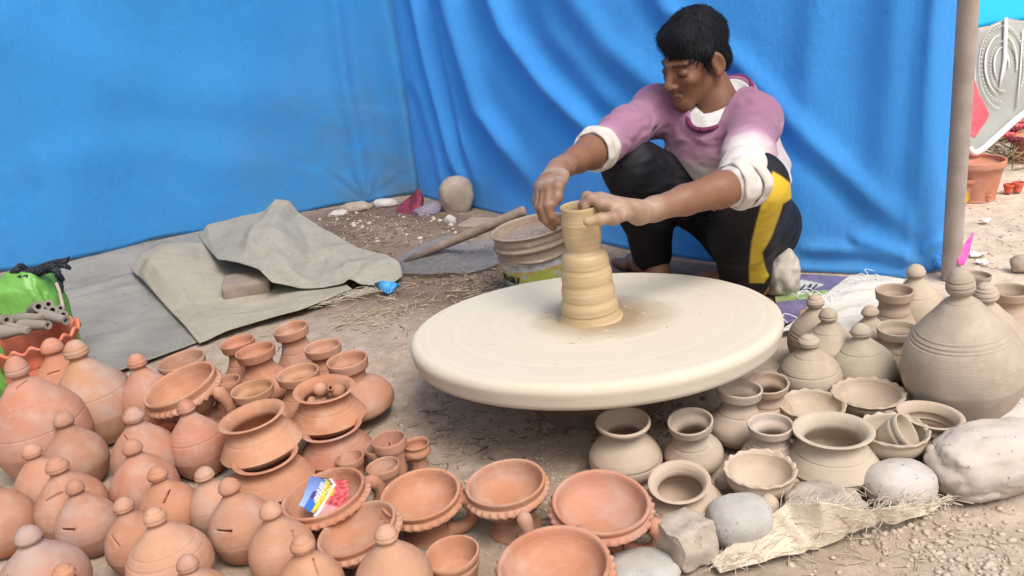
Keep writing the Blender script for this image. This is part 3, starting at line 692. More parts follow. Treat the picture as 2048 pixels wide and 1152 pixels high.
wheel = empty('potter_wheel', (wc.x, wc.y, 0), 'big round cream potter\'s wheel coated in clay slip, in the middle of the stall', 'potter\'s wheel')
T = .047
ea = .040 * wr
prof = [(0, 0), (wr * .3, 0), (wr * .6, 0), (wr * .85, 0)] + [(wr - ea + ea * math.sin(q), -.016 + .016 * math.cos(q)) for q in np.linspace(0, math.pi / 2, 12)] + [(wr - .0012 * q, -.016 - .0055 * q) for q in (1, 2, 3)] + [(wr - .004 - .012 + .012 * math.cos(q), -(T - .014) - .014 * math.sin(q)) for q in np.linspace(.15, math.pi / 2, 6)] + [(wr * .5, -T - .004), (.10, -T - .01), (.10, -T - .04), (0, -T - .04)]
wh = link('wheel_head', lathe('wheel_head', prof[::-1], 160, .003, seed=4, lump=.003), WHEELM, wheel)
WT = Matrix.Rotation(math.radians(-5.5), 3, 'X')
wh.location = (0, 0, WHEEL_Z); wh.rotation_euler = WT.to_euler()
wup = WT @ Vector((0, 0, 1))
PIV = simple_mat('mud_pivot', (.20, .15, .115), .95, .1, 30, (.13, .10, .08), 60, .004, .6)
link('pivot_block', lathe('pivot_block', cr([(0, -.02), (.13, -.02), (.12, .03), (.07, .06), (.055, .10), (0, .10)], 4), 32, .06, seed=8), PIV, wheel)
def on_wheel(px, py):
    n = wup; o = Vector((wc.x, wc.y, WHEEL_Z)); d = ray(px, py); return EYE + d * ((o - EYE).dot(n) / d.dot(n))
vb = on_wheel(1182, 636)
loc = WT.inverted() @ (vb - Vector((wc.x, wc.y, WHEEL_Z)))
WETNODE.inputs[1].default_value = (loc.x + .025, loc.y + .005, 0)

# vessel on the wheel: wet clay drawn up from a cone
m, t, b = new_mat('wet_clay'); v, oi = obj_coord(t, False)
c = mixc(t, ramp(t, noise_n(t, scaled(t, v, (8, 8, 90)), 1, 4), .3, .7), (.42, .30, .165), (.50, .375, .225)); L(t, c, b.inputs['Base Color'])
b.inputs['Roughness'].default_value = .42; b.inputs['Specular IOR Level'].default_value = .35
bump(t, b, noise_n(t, scaled(t, v, (5, 5, 260)), 1, 4), .7, .0022); WETC = m
vd = depth_of(vb); k = vd / FPX
vh = 217 * k / math.cos(math.radians(21))
VP = [(.0, 61), (.03, 60), (.07, 57), (.085, 56), (.10, 57), (.15, 56), (.19, 53.5), (.205, 52.6), (.225, 53), (.28, 52.5), (.325, 50), (.34, 49.2), (.36, 49.8), (.43, 49.5), (.47, 47), (.485, 46.4), (.50, 46.8), (.55, 46), (.585, 43.5), (.605, 40), (.62, 35), (.635, 33), (.66, 33.5), (.72, 36.5), (.79, 38), (.86, 37.5), (.93, 36.2), (.985, 37), (1.0, 37), (1.006, 35.5), (1.0, 34), (.97, 33), (.85, 32), (.7, 27), (.62, 18), (.60, 0)]
prof = cr([(0, 0)] + [(r * k, z * vh) for z, r in VP], 4)
vs = link('clay_vessel', lathe('clay_vessel', prof, 72, .006, seed=12), WETC); vs.location = vb
vax = (Vector((-.03, 0, 1))).normalized(); vs.rotation_mode = 'QUATERNION'; vs.rotation_quaternion = Vector((0, 0, 1)).rotation_difference(vax)
tag(vs, 'tall wet ochre vessel rising from a ridged cone of clay on the wheel', 'clay vessel')
vtop = vb + vax * vh; vr = 37 * k

# splashes and scraps of wet slip thrown on the wheel
VF = []; rs0 = random.Random(9)
for q in range(45):
    a = rs0.uniform(0, 6.28); rr_ = .06 + abs(rs0.gauss(0, .09)); x_, y_ = loc.x + rr_ * math.cos(a), loc.y + rr_ * math.sin(a)
    if math.hypot(x_, y_) > wr * .93: continue
    s_ = rs0.uniform(.0012, .0045); n_ = 9; e_ = rs0.uniform(1, 2.4); a2 = math.atan2(y_, x_) + 1.57; V_ = [(x_, y_, s_ * .35)]
    for ring_, hgt in ((.6, .28), (1.0, -.0002 / s_)):
        for j in range(n_):
            t_ = j * 2 * math.pi / n_; u_, w_ = ring_ * s_ * e_ * math.cos(t_), ring_ * s_ * math.sin(t_) * (1 + .3 * math.sin(3 * t_ + q)); V_.append((x_ + u_ * math.cos(a2) - w_ * math.sin(a2), y_ + u_ * math.sin(a2) + w_ * math.cos(a2), s_ * hgt))
    F_ = [(0, 1 + j, 1 + (j + 1) % n_) for j in range(n_)] + [(1 + j, 1 + n_ + j, 1 + n_ + (j + 1) % n_, 1 + (j + 1) % n_) for j in range(n_)]
    VF.append((V_, F_))
v_, f_ = joined(VF); o = tag(link('slip_splashes', mesh('slip_splashes', v_, f_), WETC, wheel), kind='stuff'); o.location = (0, 0, WHEEL_Z); o.rotation_euler = WT.to_euler()

# ================================================================== STONES
def stone_mat(name, c1, c2, sc=20):
    m, t, b = new_mat(name); v, oi = obj_coord(t)
    c = mixc(t, ramp(t, noise_n(t, v, sc, 7, .65), .35, .68), c1, c2)
    c = mixc(t, ramp(t, noise_n(t, v, sc * 6, 3, .6), .64, .72), c, tuple(x * .5 for x in c1))
    L(t, c, b.inputs['Base Color']); b.inputs['Roughness'].default_value = .85; b.inputs['Specular IOR Level'].default_value = .25
    p = bump(t, None, noise_n(t, v, sc * 1.5, 7, .6), .45, .006); bump(t, b, noise_n(t, v, 300, 4, .7), .4, .0012, p); return m
ST_W = stone_mat('pale_stone', (.42, .37, .34), (.55, .50, .465), 16)
ST_G = stone_mat('grey_stone', (.36, .335, .31), (.44, .41, .385), 24)
ST_T = stone_mat('tan_boulder', (.43, .37, .325), (.54, .48, .43), 14)
ST_S = stone_mat('dun_stone', (.40, .35, .30), (.50, .45, .395), 30)
ST_B = stone_mat('brown_stone', (.30, .235, .19), (.38, .31, .255), 26)
ST_M = stone_mat('mortar_chunk', (.30, .245, .20), (.46, .39, .33), 30)
def rock(name, px, py, w, h, mat, label, dp=1.0, seed=0, rough=.12, sharp=0, yaw=0, sub=4, cat='stone', group=None, z0=0.0, roll=0):
    """(px,py) bottom middle as seen; w,h in pixels; dp depth over width"""
    c = at(px, py, z0); d0 = depth_of(c); a = math.asin(max(.05, -ray(px, py).normalized().z)); W = w * d0 / FPX
    D = W * dp
    H = max(.25 * W, (h * d0 / FPX - D * .35 * math.sin(a)) / math.cos(a))
    c = c + Vector((ray(px, py).x, ray(px, py).y, 0)).normalized() * D * .42
    bm = bmesh.new(); bmesh.ops.create_icosphere(bm, subdivisions=sub, radius=1)
    off = Vector((seed * 3.1, seed * 1.7, seed * .9))
    for v in bm.verts:
        p = v.co.copy()
        f = 1 + rough * 1.5 * noise.noise(p * 1.1 + off) + rough * .6 * noise.noise(p * 2.6 + off) + rough * .22 * noise.noise(p * 7 + off)
        if sharp: f += sharp * (abs(noise.noise(p * 1.9 + off * 2)) - .25) + sharp * .25 * noise.noise(p * 11 + off)
        e = .82
        q = Vector((math.copysign(abs(p.x) ** e, p.x), math.copysign(abs(p.y) ** e, p.y), math.copysign(abs(p.z) ** (e + .1), p.z))) * f
        v.co = Vector((q.x * W / 2, q.y * D / 2, q.z * H * .56 + H * .46))
        if v.co.z < 0: v.co.z *= .25
    me = bpy.data.meshes.new(name); bm.to_mesh(me); bm.free(); me.polygons.foreach_set('use_smooth', [True] * len(me.polygons))
    o = link(name, me, mat); o.location = c; o.rotation_euler = (0, math.radians(roll), math.radians(yaw)); return tag(o, label, cat, group)
RG = 'stones holding down the edge of the pot display'
rock('boulder', 1976, 1000, 268, 138, ST_T, 'big pale boulder at the right edge, largest of the stones', .62, 3, .09, .12, 8, group=RG, sub=5)
rock('stone', 2012, 870, 120, 66, ST_W, 'pale stone peeping out between the big boulder and the giant bank', .8, 6, .08, group=RG)
rock('stone', 2046, 820, 50, 60, ST_W, 'small pale stone cut by the right edge below the giant bank', .8, 16, .08, group=RG)
rock('stone', 1795, 1030, 142, 92, ST_W, 'rounded whitish stone between the sacking and the big boulder', .9, 9, .07, group=RG)
rock('stone', 1482, 1112, 138, 104, ST_G, 'smooth grey egg-shaped stone beside the brick chunk', .85, 11, .05, group=RG)
rock('stone', 1290, 1182, 150, 56, ST_G, 'flat grey stone cut by the bottom edge next to the brick chunk', .8, 14, .06, group=RG)
rock('stone', 1640, 1080, 175, 92, ST_M, 'rough speckled stone wrapped in the torn sacking', .75, 21, .13, .18, group=RG)
rock('stone', 1462, 1003, 62, 50, ST_B, 'small dark brown stone under the crimped cup with the viewer-facing handle', .9, 25, .14, .1, group=RG)
rock('stone', 1575, 1002, 60, 44, ST_B, 'small shaded stone between the crimped cup and the largest water pot', .9, 27, .1, group=RG)
rock('stone', 917, 430, 72, 76, ST_B, 'brown boulder weighing down the blue cloth at the far corner', .8, 30, .08, .04, group='stones at the far corner')
rock('stone', 902, 455, 24, 24, ST_W, 'little pale stone in front of the brown corner boulder', .9, 33, .12, group='stones at the far corner')
seat = rock('seat_stone', 1560, 598, 74, 98, ST_S, 'pale upright stone slab the potter sits on, beside the purple mat', 1.5, 37, .10, .28, cat='stone')
rock('stone', 715, 427, 60, 22, ST_B, 'tan stone under the hem of the dusty blue wall, left of the tie', .6, 41, .1, group='stones at the far corner')
rock('stone', 772, 418, 48, 20, ST_W, 'whitish rubble stone under the hem of the dusty blue wall', .6, 44, .15, .1, group='stones at the far corner')
rock('stone', 678, 436, 40, 14, ST_W, 'flat whitish rubble stone by the peak of the grey sacking', .6, 47, .15, .1, group='stones at the far corner')
# squared brick chunk
def chunk(name, px, py, w, h, dpt, mat, label, yaw, seed, tilt=0, cat='brick', rough=.008):
    c = at(px, py); k = depth_of(c) / FPX; bm = bmesh.new(); bmesh.ops.create_cube(bm, size=1)
    bmesh.ops.bevel(bm, geom=bm.edges[:], offset=.10, segments=2, affect='EDGES', profile=.6)
    bmesh.ops.subdivide_edges(bm, edges=bm.edges[:], cuts=5, use_grid_fill=True)
    off = Vector((seed, seed * .7, 2))
    for v in bm.verts:
        p = Vector((v.co.x * w * k, v.co.y * dpt * k, (v.co.z + .5) * h * k))
        p += v.normal * 0
        d = Vector((noise.noise(p * 40 + off), noise.noise(p * 40 - off), noise.noise(p * 40 + off * 3))) * rough + Vector((noise.noise(p * 140 + off), noise.noise(p * 140 - off), noise.noise(p * 140))) * rough * .35
        v.co = p + d
    me = bpy.data.meshes.new(name); bm.to_mesh(me); bm.free(); me.polygons.foreach_set('use_smooth', [True] * len(me.polygons))
    o = link(name, me, mat); o.location = c; o.rotation_euler = (math.radians(tilt), 0, math.radians(yaw)); return tag(o, label, cat)
chunk('brick_chunk', 1378, 1122, 92, 88, 90, ST_M, 'broken squared chunk of brick and mortar in front of the salmon bowl', 28, 5, -10)
MUD = stone_mat('mud_brick', (.215, .165, .135), (.29, .23, .19), 18)
chunk('mud_brick', 500, 594, 92, 42, 80, MUD, 'grey mud brick in the hollow under the lifted sacking', 12, 2, rough=.004)
chunk('board', 968, 452, 92, 9, 66, simple_mat('dusty_board', (.33, .26, .20), .9, .2, 14, (.26, .20, .155)), 'tan flat slab lying between the corner boulder and the bucket', -28, 3, rough=.002, cat='slab')

# ================================================================== SACKING AND SHEETS
def pts(P): return [at(a, b_, c_) for a, b_, c_ in P]
def coons(top, bot, nu, nv, name, mat, sub=None, thick=.0022, pf=pts):
    T_, B_ = arc_poly(pf(top)), arc_poly(pf(bot))
    return cloth(name, lambda u, v: lerp_poly(T_, u).lerp(lerp_poly(B_, u), v), nu, nv, mat, thick, sub)
def fabric(name, c1, c2, weave=900, sc=7, rough=.95):
    m, t, b = new_mat(name); v, oi = obj_coord(t, False)
    c = mixc(t, ramp(t, noise_n(t, v, sc, 7, .65), .32, .7), c1, c2); c = mixc(t, ramp(t, noise_n(t, v, sc * 9, 4, .6), .6, .78), c, tuple(x * .72 for x in c1))
    L(t, c, b.inputs['Base Color']); b.inputs['Roughness'].default_value = rough; b.inputs['Specular IOR Level'].default_value = .15
    p = bump(t, None, noise_n(t, scaled(t, v, (14, 26, 20)), 1, 7, .65), .8, .012); bump(t, b, noise_n(t, scaled(t, v, (weave, weave * .35, weave)), 1, 2), .6, .0015, p); return m
SACK = fabric('grey_sacking', (.265, .245, .205), (.345, .32, .265))
SACK2 = fabric('tan_sacking', (.29, .25, .20), (.36, .325, .265))
TARP = fabric('grey_tarp', (.20, .185, .165), (.30, .275, .245), sc=5, rough=.8)
JUTE = fabric('torn_jute', (.56, .47, .365), (.69, .605, .49), 600, 12)
def wave(amp, f=12, seed=0, base=.004):
    def s(V, nu, nv):
        V = V.copy(); d = wob(V[:, 0], V[:, 1], 0 * V[:, 0], f, seed) * amp + wob(V[:, 0], V[:, 1], 0 * V[:, 0], f * 3, seed + 1) * amp * .35
        V[:, 2] = np.maximum(V[:, 2] + d + base, np.minimum(.004, base)); return V
    return s
def folds_px(lines, inner):
    def s(V, nu, nv):
        V = inner(V, nu, nv); px, py, z = pixn(V); d = np.zeros(len(V))
        for poly, wd, amp in lines:
            q, pos = line_dist(px, py, poly); d += amp * np.exp(-(q / wd) ** 2) * np.sin(np.pi * np.clip(pos, .02, .98)) ** .5
        V[:, 2] += d; return V
    return s
o = coons([(-160, 590, 0), (0, 556, 0), (135, 528, 0), (280, 492, 0), (420, 462, 0)], [(-120, 860, 0), (60, 800, 0), (238, 750, 0), (330, 715, 0), (440, 672, 0)], 120, 90, 'ground_sheet', TARP,
          folds_px([(((120, 590), (200, 575), (290, 545)), 5, .010), (((110, 610), (210, 588), (280, 570)), 5, .008), (((150, 700), (260, 660), (330, 610)), 9, .005), (((60, 640), (200, 625), (300, 640)), 8, .004)], wave(.004, 11, 1, .007)))
tag(o, 'flat dirty grey sheet on the ground between the left wall and the terracotta pots', 'sheet')
o = coons([(262, 546, .012), (285, 518, .05), (330, 500, .055), (410, 497, .04), (500, 505, .02), (620, 520, .012)], [(400, 692, .006), (455, 668, .006), (520, 650, .006), (600, 628, .006), (660, 606, .006), (705, 585, .006)], 130, 90, 'sacking', SACK2,
          folds_px([(((280, 560), (330, 520), (400, 510)), 26, .030), (((300, 590), (390, 560), (440, 530)), 30, .018), (((300, 600), (350, 640), (400, 680)), 7, .010), (((380, 600), (480, 610), (560, 600)), 18, -.012), (((420, 640), (520, 622), (640, 600)), 5, .004), (((350, 570), (380, 610), (430, 670)), 6, .005), (((310, 530), (290, 560), (310, 600)), 8, .010), (((560, 590), (600, 600), (690, 585)), 5, .005)], wave(.006, 13, 2, .010)))
tag(o, 'tan sheet of sacking with a frayed hem, spread flat before the lifted grey sheet', 'sacking', 'sheets of old sacking')
o = coons([(398, 478, .05), (415, 455, .08), (470, 440, .09), (530, 424, .12), (552, 402, .155), (580, 404, .15), (598, 428, .11), (650, 462, .075), (720, 500, .05), (770, 512, .05), (800, 532, .03)],
          [(425, 510, .07), (438, 524, .085), (480, 528, .10), (520, 543, .095), (545, 568, .065), (600, 583, .022), (650, 584, .012), (700, 570, .02), (720, 574, .012), (775, 577, .008), (806, 556, .006)], 170, 110, 'sacking', SACK,
          folds_px([(((600, 530), (640, 512), (685, 492)), 5, .016), (((560, 410), (560, 470), (600, 540)), 24, .018), (((440, 470), (520, 470), (600, 500)), 22, .014), (((640, 560), (720, 535), (790, 525)), 12, .018), (((690, 575), (740, 545), (790, 535)), 8, .014), (((470, 520), (540, 500), (600, 515)), 14, -.010), (((430, 500), (480, 490), (545, 500), (590, 540)), 6, .007), (((520, 440), (500, 480), (510, 520)), 9, .009), (((600, 450), (620, 490), (610, 520)), 8, -.008), (((650, 480), (660, 530), (640, 570)), 7, .007), (((700, 520), (690, 550), (700, 570)), 6, .007), (((560, 520), (600, 560), (660, 575)), 6, .006)], wave(.009, 15, 3, .006)))
tag(o, 'grey-green sheet of sacking heaped into a peak, lifted over the mud brick', 'sacking', 'sheets of old sacking')
o = coons([(1420, 1128, .004), (1500, 1085, .02), (1540, 1040, .045), (1575, 1010, .065), (1640, 1008, .085), (1700, 1022, .06), (1740, 1034, .03), (1790, 1026, .040), (1845, 1008, .02), (1893, 1002, .010)],
          [(1440, 1155, .004), (1520, 1140, .004), (1600, 1112, .004), (1665, 1090, .004), (1725, 1066, .004), (1790, 1060, .004), (1845, 1036, .004), (1895, 1006, .006)], 120, 50, 'torn_sacking', JUTE,
          folds_px([(((1560, 1030), (1600, 1080), (1620, 1110)), 8, .010), (((1660, 1030), (1690, 1060), (1700, 1080)), 8, .010), (((1740, 1030), (1760, 1050), (1780, 1060)), 7, .008)], wave(.011, 42, 4, .006)))
tag(o, 'strip of torn straw-coloured jute sacking over the rough stone at the display edge', 'sacking')
# loose jute threads of the torn strip
VF = []
rs = random.Random(5)
for q in range(90):
    if q < 45: px = rs.uniform(1545, 1890); e = (px - 1545) / 345; py = 1000 + 8 * math.sin(px * .05) + rs.uniform(-6, 14)
    else: px = rs.uniform(1430, 1890); py = 1140 - (px - 1430) * .29 + rs.uniform(-12, 6)
    z = rs.uniform(.004, .03) if q >= 45 else rs.uniform(.02, .07); a = rs.uniform(0, 6.28); l = rs.uniform(.012, .04); p = at(px, py, z)
    d = Vector((math.cos(a), math.sin(a), rs.uniform(-.2, .6))); VF.append(tube(smooth_path([p, p + d * l * .5 + Vector((0, 0, .006)), p + d * l + Vector((rs.uniform(-.01, .01), 0, -.004))], 3), .0005, 4))
sv_ = co_of(o.data)
for q in range(420):
    p = Vector(sv_[rs.randrange(len(sv_))]) + Vector((0, 0, .0015)); d = Vector((rs.gauss(.8, .35), rs.gauss(.45, .35), rs.uniform(-.1, .25))).normalized(); l = rs.uniform(.012, .045)
    VF.append(tube([p, p + d * l * .5 + Vector((rs.uniform(-.002, .002), 0, rs.uniform(0, .004))), p + d * l], .0005, 4))
v_, f_ = joined(VF); th = tag(link('jute_threads', mesh('jute_threads', v_, f_), JUTE), 'frayed jute threads sticking out of the torn sacking', 'threads', kind='stuff')
# frayed hem of the lower sheet near the blue pouch
VF = []
for q in range(150):
    e = rs.random(); p = at(628 + e * 120, 612 - e * 34 + rs.uniform(-7, 7), .008); a = rs.uniform(-.6, 1.2) + (3.14 if rs.random() < .3 else 0); l = rs.uniform(.015, .05)
    d = Vector((math.cos(a), math.sin(a), rs.uniform(0, .3))); VF.append(tube([p, p + d * l * .5 + Vector((0, 0, .004)), p + d * l], .0006, 4))
v_, f_ = joined(VF); tag(link('hem_threads', mesh('hem_threads', v_, f_), JUTE), 'bundle of frayed threads at the hem of the tan sacking', 'threads', kind='stuff')

# ================================================================== BUCKET
b0, ax, bw, bh = place(1061, 452, 164, .92, 0, (-7, 0))
bk = empty('bucket', b0, 'mud-caked white paint bucket full of slip behind the wheel', 'bucket'); stand(bk, b0, ax, 0)
m, t, b = new_mat('muddy_plastic'); v, oi = obj_coord(t, False)
sz = N(t, 'ShaderNodeSeparateXYZ'); L(t, v, sz.inputs[0])
mr = N(t, 'ShaderNodeMapRange'); L(t, sz.outputs[2], mr.inputs[0]); mr.inputs[1].default_value = bh * .52; mr.inputs[2].default_value = bh * .80
sm = N(t, 'ShaderNodeMath', operation='ADD'); L(t, mr.outputs[0], sm.inputs[0]); L(t, noise_n(t, v, 30, 6, .7), sm.inputs[1])
c = mixc(t, ramp(t, sm.outputs[0], .80, 1.15), (.74, .74, .72), (.33, .25, .19)); c = mixc(t, ramp(t, noise_n(t, v, 55, 5, .7), .58, .66), c, (.42, .33, .26))
L(t, c, b.inputs['Base Color']); b.inputs['Roughness'].default_value = .6; bump(t, b, noise_n(t, v, 50, 6, .7), .8, .004); BKM = m
bp = cr([(0, 0), (bw * .40, 0), (bw * .415, .01), (bw * .455, bh * .62), (bw * .455, bh * .62), (bw * .485, bh * .63), (bw * .487, bh * .665), (bw * .462, bh * .675), (bw * .466, bh * .78), (bw * .466, bh * .78), (bw * .492, bh * .79), (bw * .494, bh * .825), (bw * .472, bh * .835),
         (bw * .476, bh * .97), (bw * .50, bh * .98), (bw * .50, bh), (bw * .48, bh), (bw * .47, bh * .96), (bw * .46, bh * .84), (bw * .2, bh * .8)], 3)
link('bucket_body', lathe('bucket_body', bp, 64, .006, seed=31), BKM, bk)
m, t, b = new_mat('thick_slip'); v, oi = obj_coord(t, False); c = mixc(t, ramp(t, noise_n(t, v, 26, 5, .6), .35, .7), (.24, .175, .13), (.32, .245, .19)); L(t, c, b.inputs['Base Color'])
b.inputs['Roughness'].default_value = .32; bump(t, b, noise_n(t, v, 30, 5, .6), .8, .010); SLIP = m
V = [(0, 0, bh * .90)]; Fs = []
for q in range(1, 13):
    for j in range(40):
        a = j * math.pi / 20; r = bw * .468 * q / 12; V.append((r * math.cos(a), r * math.sin(a), bh * .895 + .006 * noise.noise(Vector((r * math.cos(a), r * math.sin(a), 0)) * 40)))
for j in range(40): Fs.append((0, 1 + j, 1 + (j + 1) % 40))
for q in range(11):
    for j in range(40): Fs.append((1 + q * 40 + j, 1 + (q + 1) * 40 + j, 1 + (q + 1) * 40 + (j + 1) % 40, 1 + q * 40 + (j + 1) % 40))
link('slip_surface', mesh('slip_surface', V, Fs), SLIP, bk)
# printed wrap-round label with dark lettering marks
V = []; Fs = []; C_ = []; na, nz = 60, 12
for i in range(na + 1):
    for j in range(nz + 1):
        a = math.radians(-185 + 190 * i / na); e = j / nz; z = bh * (.22 + .40 * e); r = bw * (.4155 + .040 * z / (bh * .62)) + .0012
        V.append((r * math.cos(a), r * math.sin(a), z)); nn = noise.noise(Vector((i * .25, j * .6, 1)))
        col = (.62, .62, .64) if e > .80 else ((.60, .30, .12) if e > .72 and nn > .05 else (.46, .50, .10))
        if i < 20 and e < .45: col = (.16, .30, .16)
        if nn < -.25: col = (.50, .47, .42)
        C_.append(col)
for i in range(na):
    for j in range(nz): k_ = i * (nz + 1) + j; Fs.append((k_, k_ + nz + 1, k_ + nz + 2, k_ + 1))
me = mesh('printed_label', V, Fs); set_col(me, np.array(C_)); LBL = vcol_mat('paper_label', .7, .2, 80, .001, .5, .35, 60); link('printed_label', me, LBL, bk)
INK = simple_mat('black_ink', (.03, .03, .045), .7)
VF = []
for q, ch in enumerate(((0, 0, 0, 1), (.2, 1, 1, 1), (0, .5, 1, .5), (1, 0, 1, 1), (.5, 0, .5, 1), (0, 0, 1, .9))):
    a0 = math.radians(-172 + 8.2 * q); r = bw * (.4155 + .04 * .66) + .0022; z0 = bh * .385; hh_ = bh * .09; da = math.radians(5)
    P3 = lambda e, f: Vector((r * math.cos(a0 + da * e), r * math.sin(a0 + da * e), z0 + hh_ * f))
    VF.append(tube([P3(.1, 0), P3(.1, 1)], .0022, 5)); VF.append(tube([P3(ch[0], ch[1]), P3(ch[2], ch[3])], .0022, 5))
v_, f_ = joined(VF); link('label_lettering', mesh('label_lettering', v_, f_), INK, bk)
hv = []
for sgn in (1,):
    hv.append(tube(smooth_path([Vector((bw * .50 * math.cos(a), bw * .50 * math.sin(a), bh * .80 - bh * .25 * math.sin(-a + .2) * .6)) for a in np.linspace(-3.1, -.1, 9)], 3), .0017, 6))
v_, f_ = joined(hv); link('wire_handle', mesh('wire_handle', v_, f_), simple_mat('rusty_wire', (.17, .11, .08), .7), bk)

# wooden shaft leaning on the bucket, on a clear sheet
WOOD = simple_mat('worn_wood', (.20, .145, .11), .8, .25, 22, (.29, .225, .18), 120, .001, .6)
p0 = at(812, 524, .012); p1 = at(1049, 421, .16)
shaft = empty('wooden_shaft', p0, 'thick worn wooden shaft leaning from the ground up to the bucket', 'shaft')
kk = depth_of(p1) / FPX
v_, f_ = tube([p0 - p0, (p1 - p0) * .3 + Vector((0, 0, .002)), (p1 - p0) * .6, (p1 - p0) * .985, (p1 - p0)], [6.5 * kk, 8.5 * kk, 10 * kk, 11 * kk, 10 * kk], 16); link('shaft', mesh('shaft', v_, f_), WOOD, shaft)
v_, f_ = tube([(p1 - p0) * 1.0005, (p1 - p0) * 1.003], [9.6 * kk, 9 * kk], 16); link('cut_end', mesh('cut_end', v_, f_), simple_mat('cut_wood', (.42, .28, .19), .8, .2, 60, (.33, .2, .13)), shaft)
m, t, b = new_mat('clear_plastic_sheet'); v, oi = obj_coord(t, False)
b.inputs['Base Color'].default_value = (.34, .33, .33, 1); b.inputs['Roughness'].default_value = .28; b.inputs['Alpha'].default_value = .40
bump(t, b, noise_n(t, v, 26, 7, .7), 1, .03); CLEAR = m
o = coons([(795, 522, .01), (850, 490, .03), (900, 470, .05), (935, 490, .03), (985, 480, .03), (1000, 500, .02)], [(800, 548, .006), (850, 553, .006), (890, 552, .006), (935, 547, .006), (970, 540, .006), (998, 530, .006)], 70, 40, 'plastic_sheet', CLEAR, wave(.010, 34, 0, .006), .0008)
tag(o, 'crinkled clear plastic sheet under the wooden shaft', 'plastic sheet')

# blue pouch, bottle, red net
POUCH = simple_mat('blue_foil', (.03, .22, .55), .3, .5, 60, (.10, .40, .75), 90, .003, .6)
def ppos(P): return [at(a, b_, c_) for a, b_, c_ in P]
o = coons([(748, 566, .030), (765, 562, .035), (785, 565, .03), (803, 572, .028)], [(752, 572, .012), (765, 583, .010), (778, 588, .006), (800, 577, .010)], 24, 14, 'pouch', POUCH, wave(.006, 70, 2, .002), .001)
pouch = tag(o, 'crumpled bright blue foil pouch lying at the tip of the sacking', 'pouch')
v_, f_ = joined([tube([at(768 + q * 5, 577, .022), at(768 + q * 5, 583, .014)], .0011, 5) for q in range(3)]); link('pouch_print', mesh('pouch_print', v_, f_), INK, pouch)
m, t, b = new_mat('bottle_plastic'); b.inputs['Base Color'].default_value = (.62, .58, .70, 1); b.inputs['Roughness'].default_value = .12; b.inputs['Transmission Weight'].default_value = .75; b.inputs['IOR'].default_value = 1.2; PET = m
q0 = at(832, 434, .02); q1 = at(880, 420, .02); q1.z = .035; bd = (q1 - q0); bl = bd.length; br = 15 * depth_of(q0) / FPX
bt = empty('plastic_bottle', q0, 'clear ridged plastic bottle lying by the brown corner boulder', 'bottle'); bt.rotation_mode = 'QUATERNION'; bt.rotation_quaternion = Vector((0, 0, 1)).rotation_difference(bd.normalized())
bpv = [(0, 0), (br * .8, 0), (br, .004)]
for q in range(5): bpv += [(br, bl * (.12 + .11 * q)), (br * .90, bl * (.15 + .11 * q)), (br, bl * (.18 + .11 * q))]
bpv += [(br, bl * .72), (br * .8, bl * .86), (br * .38, bl * .97), (br * .36, bl * 1.06), (0, bl * 1.06)]
link('bottle_body', lathe('bottle_body', cr(bpv, 2), 28, .01, seed=3), PET, bt); link('bottle_cap', lathe('bottle_cap', cr([(0, bl * 1.06), (br * .42, bl * 1.06), (br * .42, bl * 1.14), (0, bl * 1.14)], 2), 20, 0), simple_mat('purple_cap', (.16, .04, .16), .4), bt)
RNET = simple_mat('red_net', (.24, .035, .05), .7, .3, 40, (.10, .02, .04), 120, .003, .8)
o = coons([(795, 412, .03), (820, 395, .05), (832, 378, .09), (842, 380, .09), (848, 400, .05)], [(790, 440, .005), (812, 441, .006), (826, 440, .008), (838, 438, .01), (846, 425, .015)], 40, 26, 'red_net', RNET, wave(.012, 60, 1, .003), .001)
tag(o, 'dark red scrap of net cloth beside the plastic bottle at the far corner', 'net cloth')

# ================================================================== URN OF CLAY PIPES, GREEN SACK
b0, ax, uw, uh = place(66, 672, 172, .92, 0, (-4, 0))
def ucr(r, z, a, i, n):
    k_ = float(sstep(.86, 1.0, z / uh)); return r * (1 + k_ * .018 * math.cos(a * 17)), z + k_ * .006 * math.cos(a * 17 + .5)
up = cr(sc_([(0, 0), (.25, 0), (.34, .03), (.42, .2), (.45, .4), (.44, .58), (.42, .70), (.425, .72), (.43, .74), (.44, .84), (.49, .93), (.515, .97), (.51, .995), (.49, 1.0), (.455, .96), (.42, .86), (.40, .7), (.41, .5), (.2, .3), (0, .28)], uw, uh), 4)
urn = link('frilled_urn', lathe('frilled_urn', up, 102, .012, [uh * .5, uh * .62], crimp=ucr, seed=44), REDC); stand(urn, b0, ax, 0); urn['stain'] = .1; urn.color = (1.05, 1.05, 1.0, 1)
tag(urn, 'dark red clay urn with a frilled rim, heaped with grey clay pipes', 'urn')
PIPE = clay_mat('grey_pipe_clay', (.20, .17, .145), (.27, .23, .20), (.30, .26, .225), (.14, .12, .11), .8, .3)
utop = b0 + ax * uh; ud = depth_of(utop)
